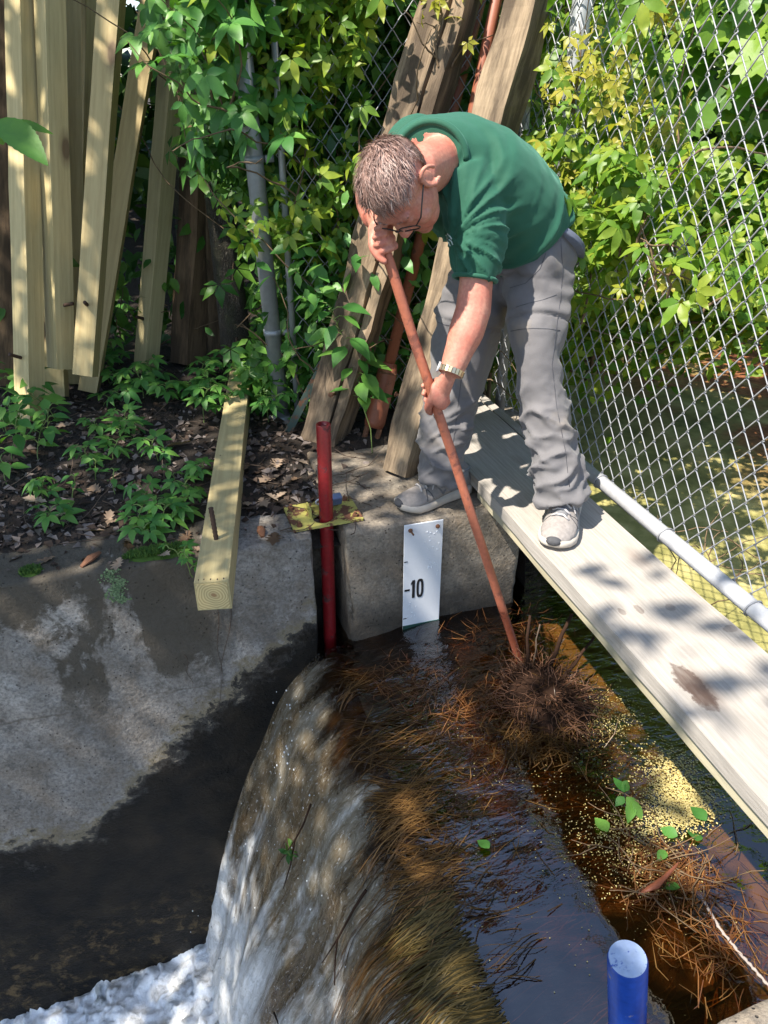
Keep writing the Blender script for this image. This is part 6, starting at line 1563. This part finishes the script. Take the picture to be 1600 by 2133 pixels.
if pc is not None:
    root = empty('weed_tuft', pc, 'small green tuft of leaves clinging to the root in the fall', 'plant')
    foliage('leaf', root, OV3, RNG.normal(size=(16, 3)) * 0.009, (-0.8, -0.3, 0.4), 0.6, 0.018, 0.035, M['leaf_shade'])

# ---- floating raft at the right: sprigs, bright leaves, pollen
def sprig(name, px, py, label, leaves, stem):
    o0 = atz(px, py, ZW + 0.01); root = empty(name, o0, label, 'plant')
    sp_ = [atz(x, y, ZW + h) - o0 for (x, y, h) in stem]; b = MB(); b.tube(sp_, 0.0012, 6); b.build('stem', M['vine_stem'], root, True)
    for (x0, y0, x1, y1, h, w) in leaves:
        p0 = atz(x0, y0, ZW + h) - o0; p1 = atz(x1, y1, ZW + h + 0.004) - o0
        L_ = (p1 - p0).length; lf = link('leaf', LEAFM['ovate'][0], root); yv = p1 - p0; nrm = V(RNG.normal() * 0.25, -0.25 + RNG.normal() * 0.2, 1)
        lf.matrix_local = frame_matrix(p0, nrm, yv.cross(nrm)) @ Matrix.Diagonal((L_ * w, L_, L_, 1))
sprig('leafy_sprig', 1300, 1650, 'leafy green sprig sticking out of the dark water', [(1305, 1660, 1342, 1690, .03, 1.2), (1318, 1670, 1352, 1698, .025, 1.0), (1300, 1650, 1280, 1612, .04, .9), (1298, 1648, 1312, 1620, .04, .9), (1300, 1660, 1283, 1672, .035, 1.2), (1316, 1672, 1313, 1708, .02, .9)], [(1262, 1640, .01), (1300, 1652, .03), (1345, 1680, .02), (1372, 1700, 0.005)])
for (x, y, a, l_, lb) in ((1410, 1745, 0.6, 0.045, 'green leaf lying flat on the raft, nearest the pollen'), (1450, 1755, -0.5, 0.055, 'large green leaf on the raft with a brown spot beside it'), (1335, 1765, 1.2, 0.04, 'yellowish leaf half sunk on the left of the raft'), (1470, 1712, 0.2, 0.05, 'dark green leaf at the tip of the lit pollen patch'), (1415, 1852, 0.9, 0.045, 'bright green leaf scrap beside the orange needles'), (1385, 1775, 2.0, 0.035, 'small pale leaf standing in the raft'), (1265, 1735, 0.1, 0.05, 'dim green leaf under the pollen dust'), (1020, 1760, 0.4, 0.04, 'green leaf sunk below the water above the crest')):
    p = atz(x, y, ZW + 0.004); lf = link('floating_leaf', LEAFM['ovate'][1]); nrm = V(RNG.normal() * 0.15, RNG.normal() * 0.15, 1)
    lf.matrix_world = frame_matrix(p + V(0, 0, 0.006 if 'sunk' not in lb else -0.012), nrm, V(math.cos(a), math.sin(a), 0)) @ Matrix.Diagonal((l_ * 1.25, l_, l_, 1)); tag(lf, lb, 'leaf', 'green leaves floating in the raft')
def specks(n, spots, s0, s1, label):
    P = []
    while len(P) < n:
        (px, py, sx, sy) = spots[RNG.integers(len(spots))]; p = atz(RNG.normal(px, sx), RNG.normal(py, sy), ZW)
        if p.x < 0.44 or p.y > 1.88 or p.y < 0.3: continue
        P.append((p.x, p.y, surf_z(p.x, p.y) + 0.0025))
    o = foliage('pollen_specks', None, leaf_blade(1, 0.8, 2, 0.05, 0.02), np.array(P), (0, 0, 1), 0.08, s0, s1, M['pollen']); tag(o, label, 'pollen')
specks(4200, [(1420, 1640, 35, 35), (1385, 1610, 30, 30), (1440, 1680, 30, 22), (1400, 1690, 40, 30)], 0.0015, 0.007, 'pale yellow pollen scum lit by the sun beside the plank')
specks(2600, [(1290, 1740, 55, 30), (1340, 1720, 40, 30), (1250, 1490, 30, 25), (1330, 1810, 60, 40), (1300, 1500, 30, 40)], 0.001, 0.005, 'thin yellow pollen dust drifting round the raft')
specks(500, [(1150, 1700, 120, 70), (1080, 1620, 120, 60), (1200, 1640, 60, 40), (1250, 1900, 160, 90), (1000, 1500, 150, 80)], 0.001, 0.0045, 'scattered pollen grains on the open water above the crest')
paths = []
for _ in range(46):
    p = atz(RNG.normal(1400, 70), RNG.normal(1790, 60), ZW + 0.004); a = RNG.uniform(0, 6.28); paths.append(wander(p, (math.cos(a), math.sin(a), 0.05), RNG.uniform(0.05, 0.16), 5, 0.14))
o = stem_tubes('twig_raft', None, paths, 0.0017, 0.0008, M['vine_stem']); tag(o, 'thin brown sticks woven through the floating raft', 'twigs')
p0, p1 = atz(1280, 1870, ZW), atz(1345, 1800, ZW)
b = MB(); b.loft([(atz(1330, 1860, ZW) , V(0.004, 0.004, 0), V(0, 0, 0.003)), (atz(1375, 1838, ZW + 0.008), V(0.012, 0.012, 0), V(0, 0, 0.006)), (atz(1412, 1800, ZW + 0.004), V(0.006, 0.006, 0), V(0, 0, 0.003))], 10); o = b.build('wet_bark', M['rust_red'], None, True); tag(o, 'wet reddish strip of bark in the raft', 'bark')
# ---- frayed rope and sunken board
pts = [atz(x, y, ZW + h) for (x, y, h) in ((1432, 1830, -0.01), (1468, 1880, 0.0), (1500, 1935, 0.002), (1540, 1985, 0.003), (1572, 2020, 0.003), (1612, 2066, 0.002), (1680, 2130, 0.0))]
b = MB(); dense = [pts[i].lerp(pts[i+1], k / 10) for i in range(len(pts) - 1) for k in range(10)]
b.tube([p + V(0.0012 * math.sin(i * 1.9), 0.0012 * math.cos(i * 1.9), 0) for i, p in enumerate(dense)], [0.0032 * (1 + 0.25 * math.sin(i * 2.1)) for i in range(len(dense))], 7)
o = b.build('rope', mat_plain('pale_rope', (0.30, 0.26, 0.24), 0.9, 0, 0.3, 200, 0.4), None, True); tag(o, 'pale frayed rope slanting into the water at the lower right', 'rope')
q0, q1 = atz(1225, 1845, ZW - 0.05), atz(1390, 2110, ZW - 0.05)
b = timber_mesh('sunken_board', 0.03, 0.16, (q1 - q0).length, M['dark_timber'], 0.004, 0.004, 12); o = link('sunken_board', b); o.matrix_world = frame_matrix(q0 + V(0.06, 0.02, -0.02), q1 - q0, V(0, 0, 1)); tag(o, 'dark sunken board under the water left of the rope', 'board')
# ---- scum on the pond behind the fence
mt = MT('pond_scum'); co = mt.coord(); n1 = mt.noise(mt.coord('Object', (1, 1.0, 1)), 1.6, 5, 0.6, 0.6); n2 = mt.noise(co, 34, 4, 0.7); n3 = mt.noise(co, 5, 5, 0.65)
c = mt.ramp(n3, [(0.3, (0.11, 0.112, 0.028)), (0.5, (0.26, 0.235, 0.075)), (0.7, (0.46, 0.40, 0.17))])
xyz = mt.n('ShaderNodeSeparateXYZ', {0: co})
red = mt.math('MULTIPLY', mt.n('ShaderNodeMapRange', {0: xyz.outputs[0], 1: 2.3, 2: 2.9, 3: 0.0, 4: 1.0}).outputs[0], mt.ramp(n1, [(0.42, 0.0), (0.52, 1.0)]))
c = mt.mix(red, c, mt.ramp(n2, [(0.35, (0.10, 0.03, 0.01)), (0.65, (0.34, 0.13, 0.05))]))
mt.p(color=c, rough=0.75, normal=mt.bump(n2, 0.5, 0.006))
al = mt.ramp(mt.math('MULTIPLY_ADD', n2, 0.45, mt.math('MULTIPLY', n1, 0.75)), [(0.36, 0.0), (0.46, 1.0)])
mx = mt.n('ShaderNodeMixShader', {0: al, 1: mt.n('ShaderNodeBsdfTransparent').outputs[0], 2: mt.b.outputs[0]}); mt.t.links.new(mx.outputs[0], mt.out.inputs[0])
sx_ = np.linspace(1.36, 8, 60); sy_ = np.linspace(-3, 5.2, 60)
o = link('pond_scum', np_mesh('pond_scum', [(x, y, ZW + 0.006 + 0.002 * nz((x, y, 0), 5)) for y in sy_ for x in sx_], [(j*60+i, j*60+i+1, (j+1)*60+i+1, (j+1)*60+i) for j in range(59) for i in range(59)], mt.m, True)); tag(o, 'yellow green scum floating on the pond behind the fence', 'scum', kind='stuff')
# ---- dead stems tangled at the foot of the fence
paths = [wander(atz(RNG.uniform(1290, 1480), RNG.uniform(1120, 1290), 0.0) + V(0.10, 0, 0), (RNG.normal() * 0.2, RNG.normal(), 0.7), RNG.uniform(0.10, 0.26), 7, 0.25) for _ in range(14)]
o = stem_tubes('dead_stems', None, paths, 0.0022, 0.0010, M['vine_stem']); tag(o, 'dead pinkish stems tangled behind the fence\'s bottom rail', 'stems')
# ---- thin roots trailing on the wall face
for (a_, b_, lb) in (((450, 1255), (462, 1425), 'thin root trailing down the wall under the sawn timber end'), ((482, 1262), (452, 1480), 'long pale grass blade hanging down the wall'), ((385, 1365), (400, 1430), 'short dark root on the wall face')):
    p0, p1 = aty(a_[0], a_[1], YF - 0.006), aty(b_[0], b_[1], YF - 0.004); b = MB(); b.tube([p0.lerp(p1, t) + V(0.006 * math.sin(t * 9), 0, 0) for t in np.linspace(0, 1, 9)], [lerp(0.0014, 0.0006, t) for t in np.linspace(0, 1, 9)], 5); o = b.build('hanging_root', M['twig'], None, True); tag(o, lb, 'root')

# ---- drowned concrete ledge under the plank
lg = rough_block('concrete_ledge', (1.14, 0.50, -0.95), (1.62, 1.82, -0.455), mat_plain('pale_drowned_concrete', (0.24, 0.225, 0.19), 0.85, 0, 0.55, 12, 0.5), 0.05, 0.012, 0.015)
tag(lg, 'pale drowned concrete ledge seen through the water under the plank', 'ledge')
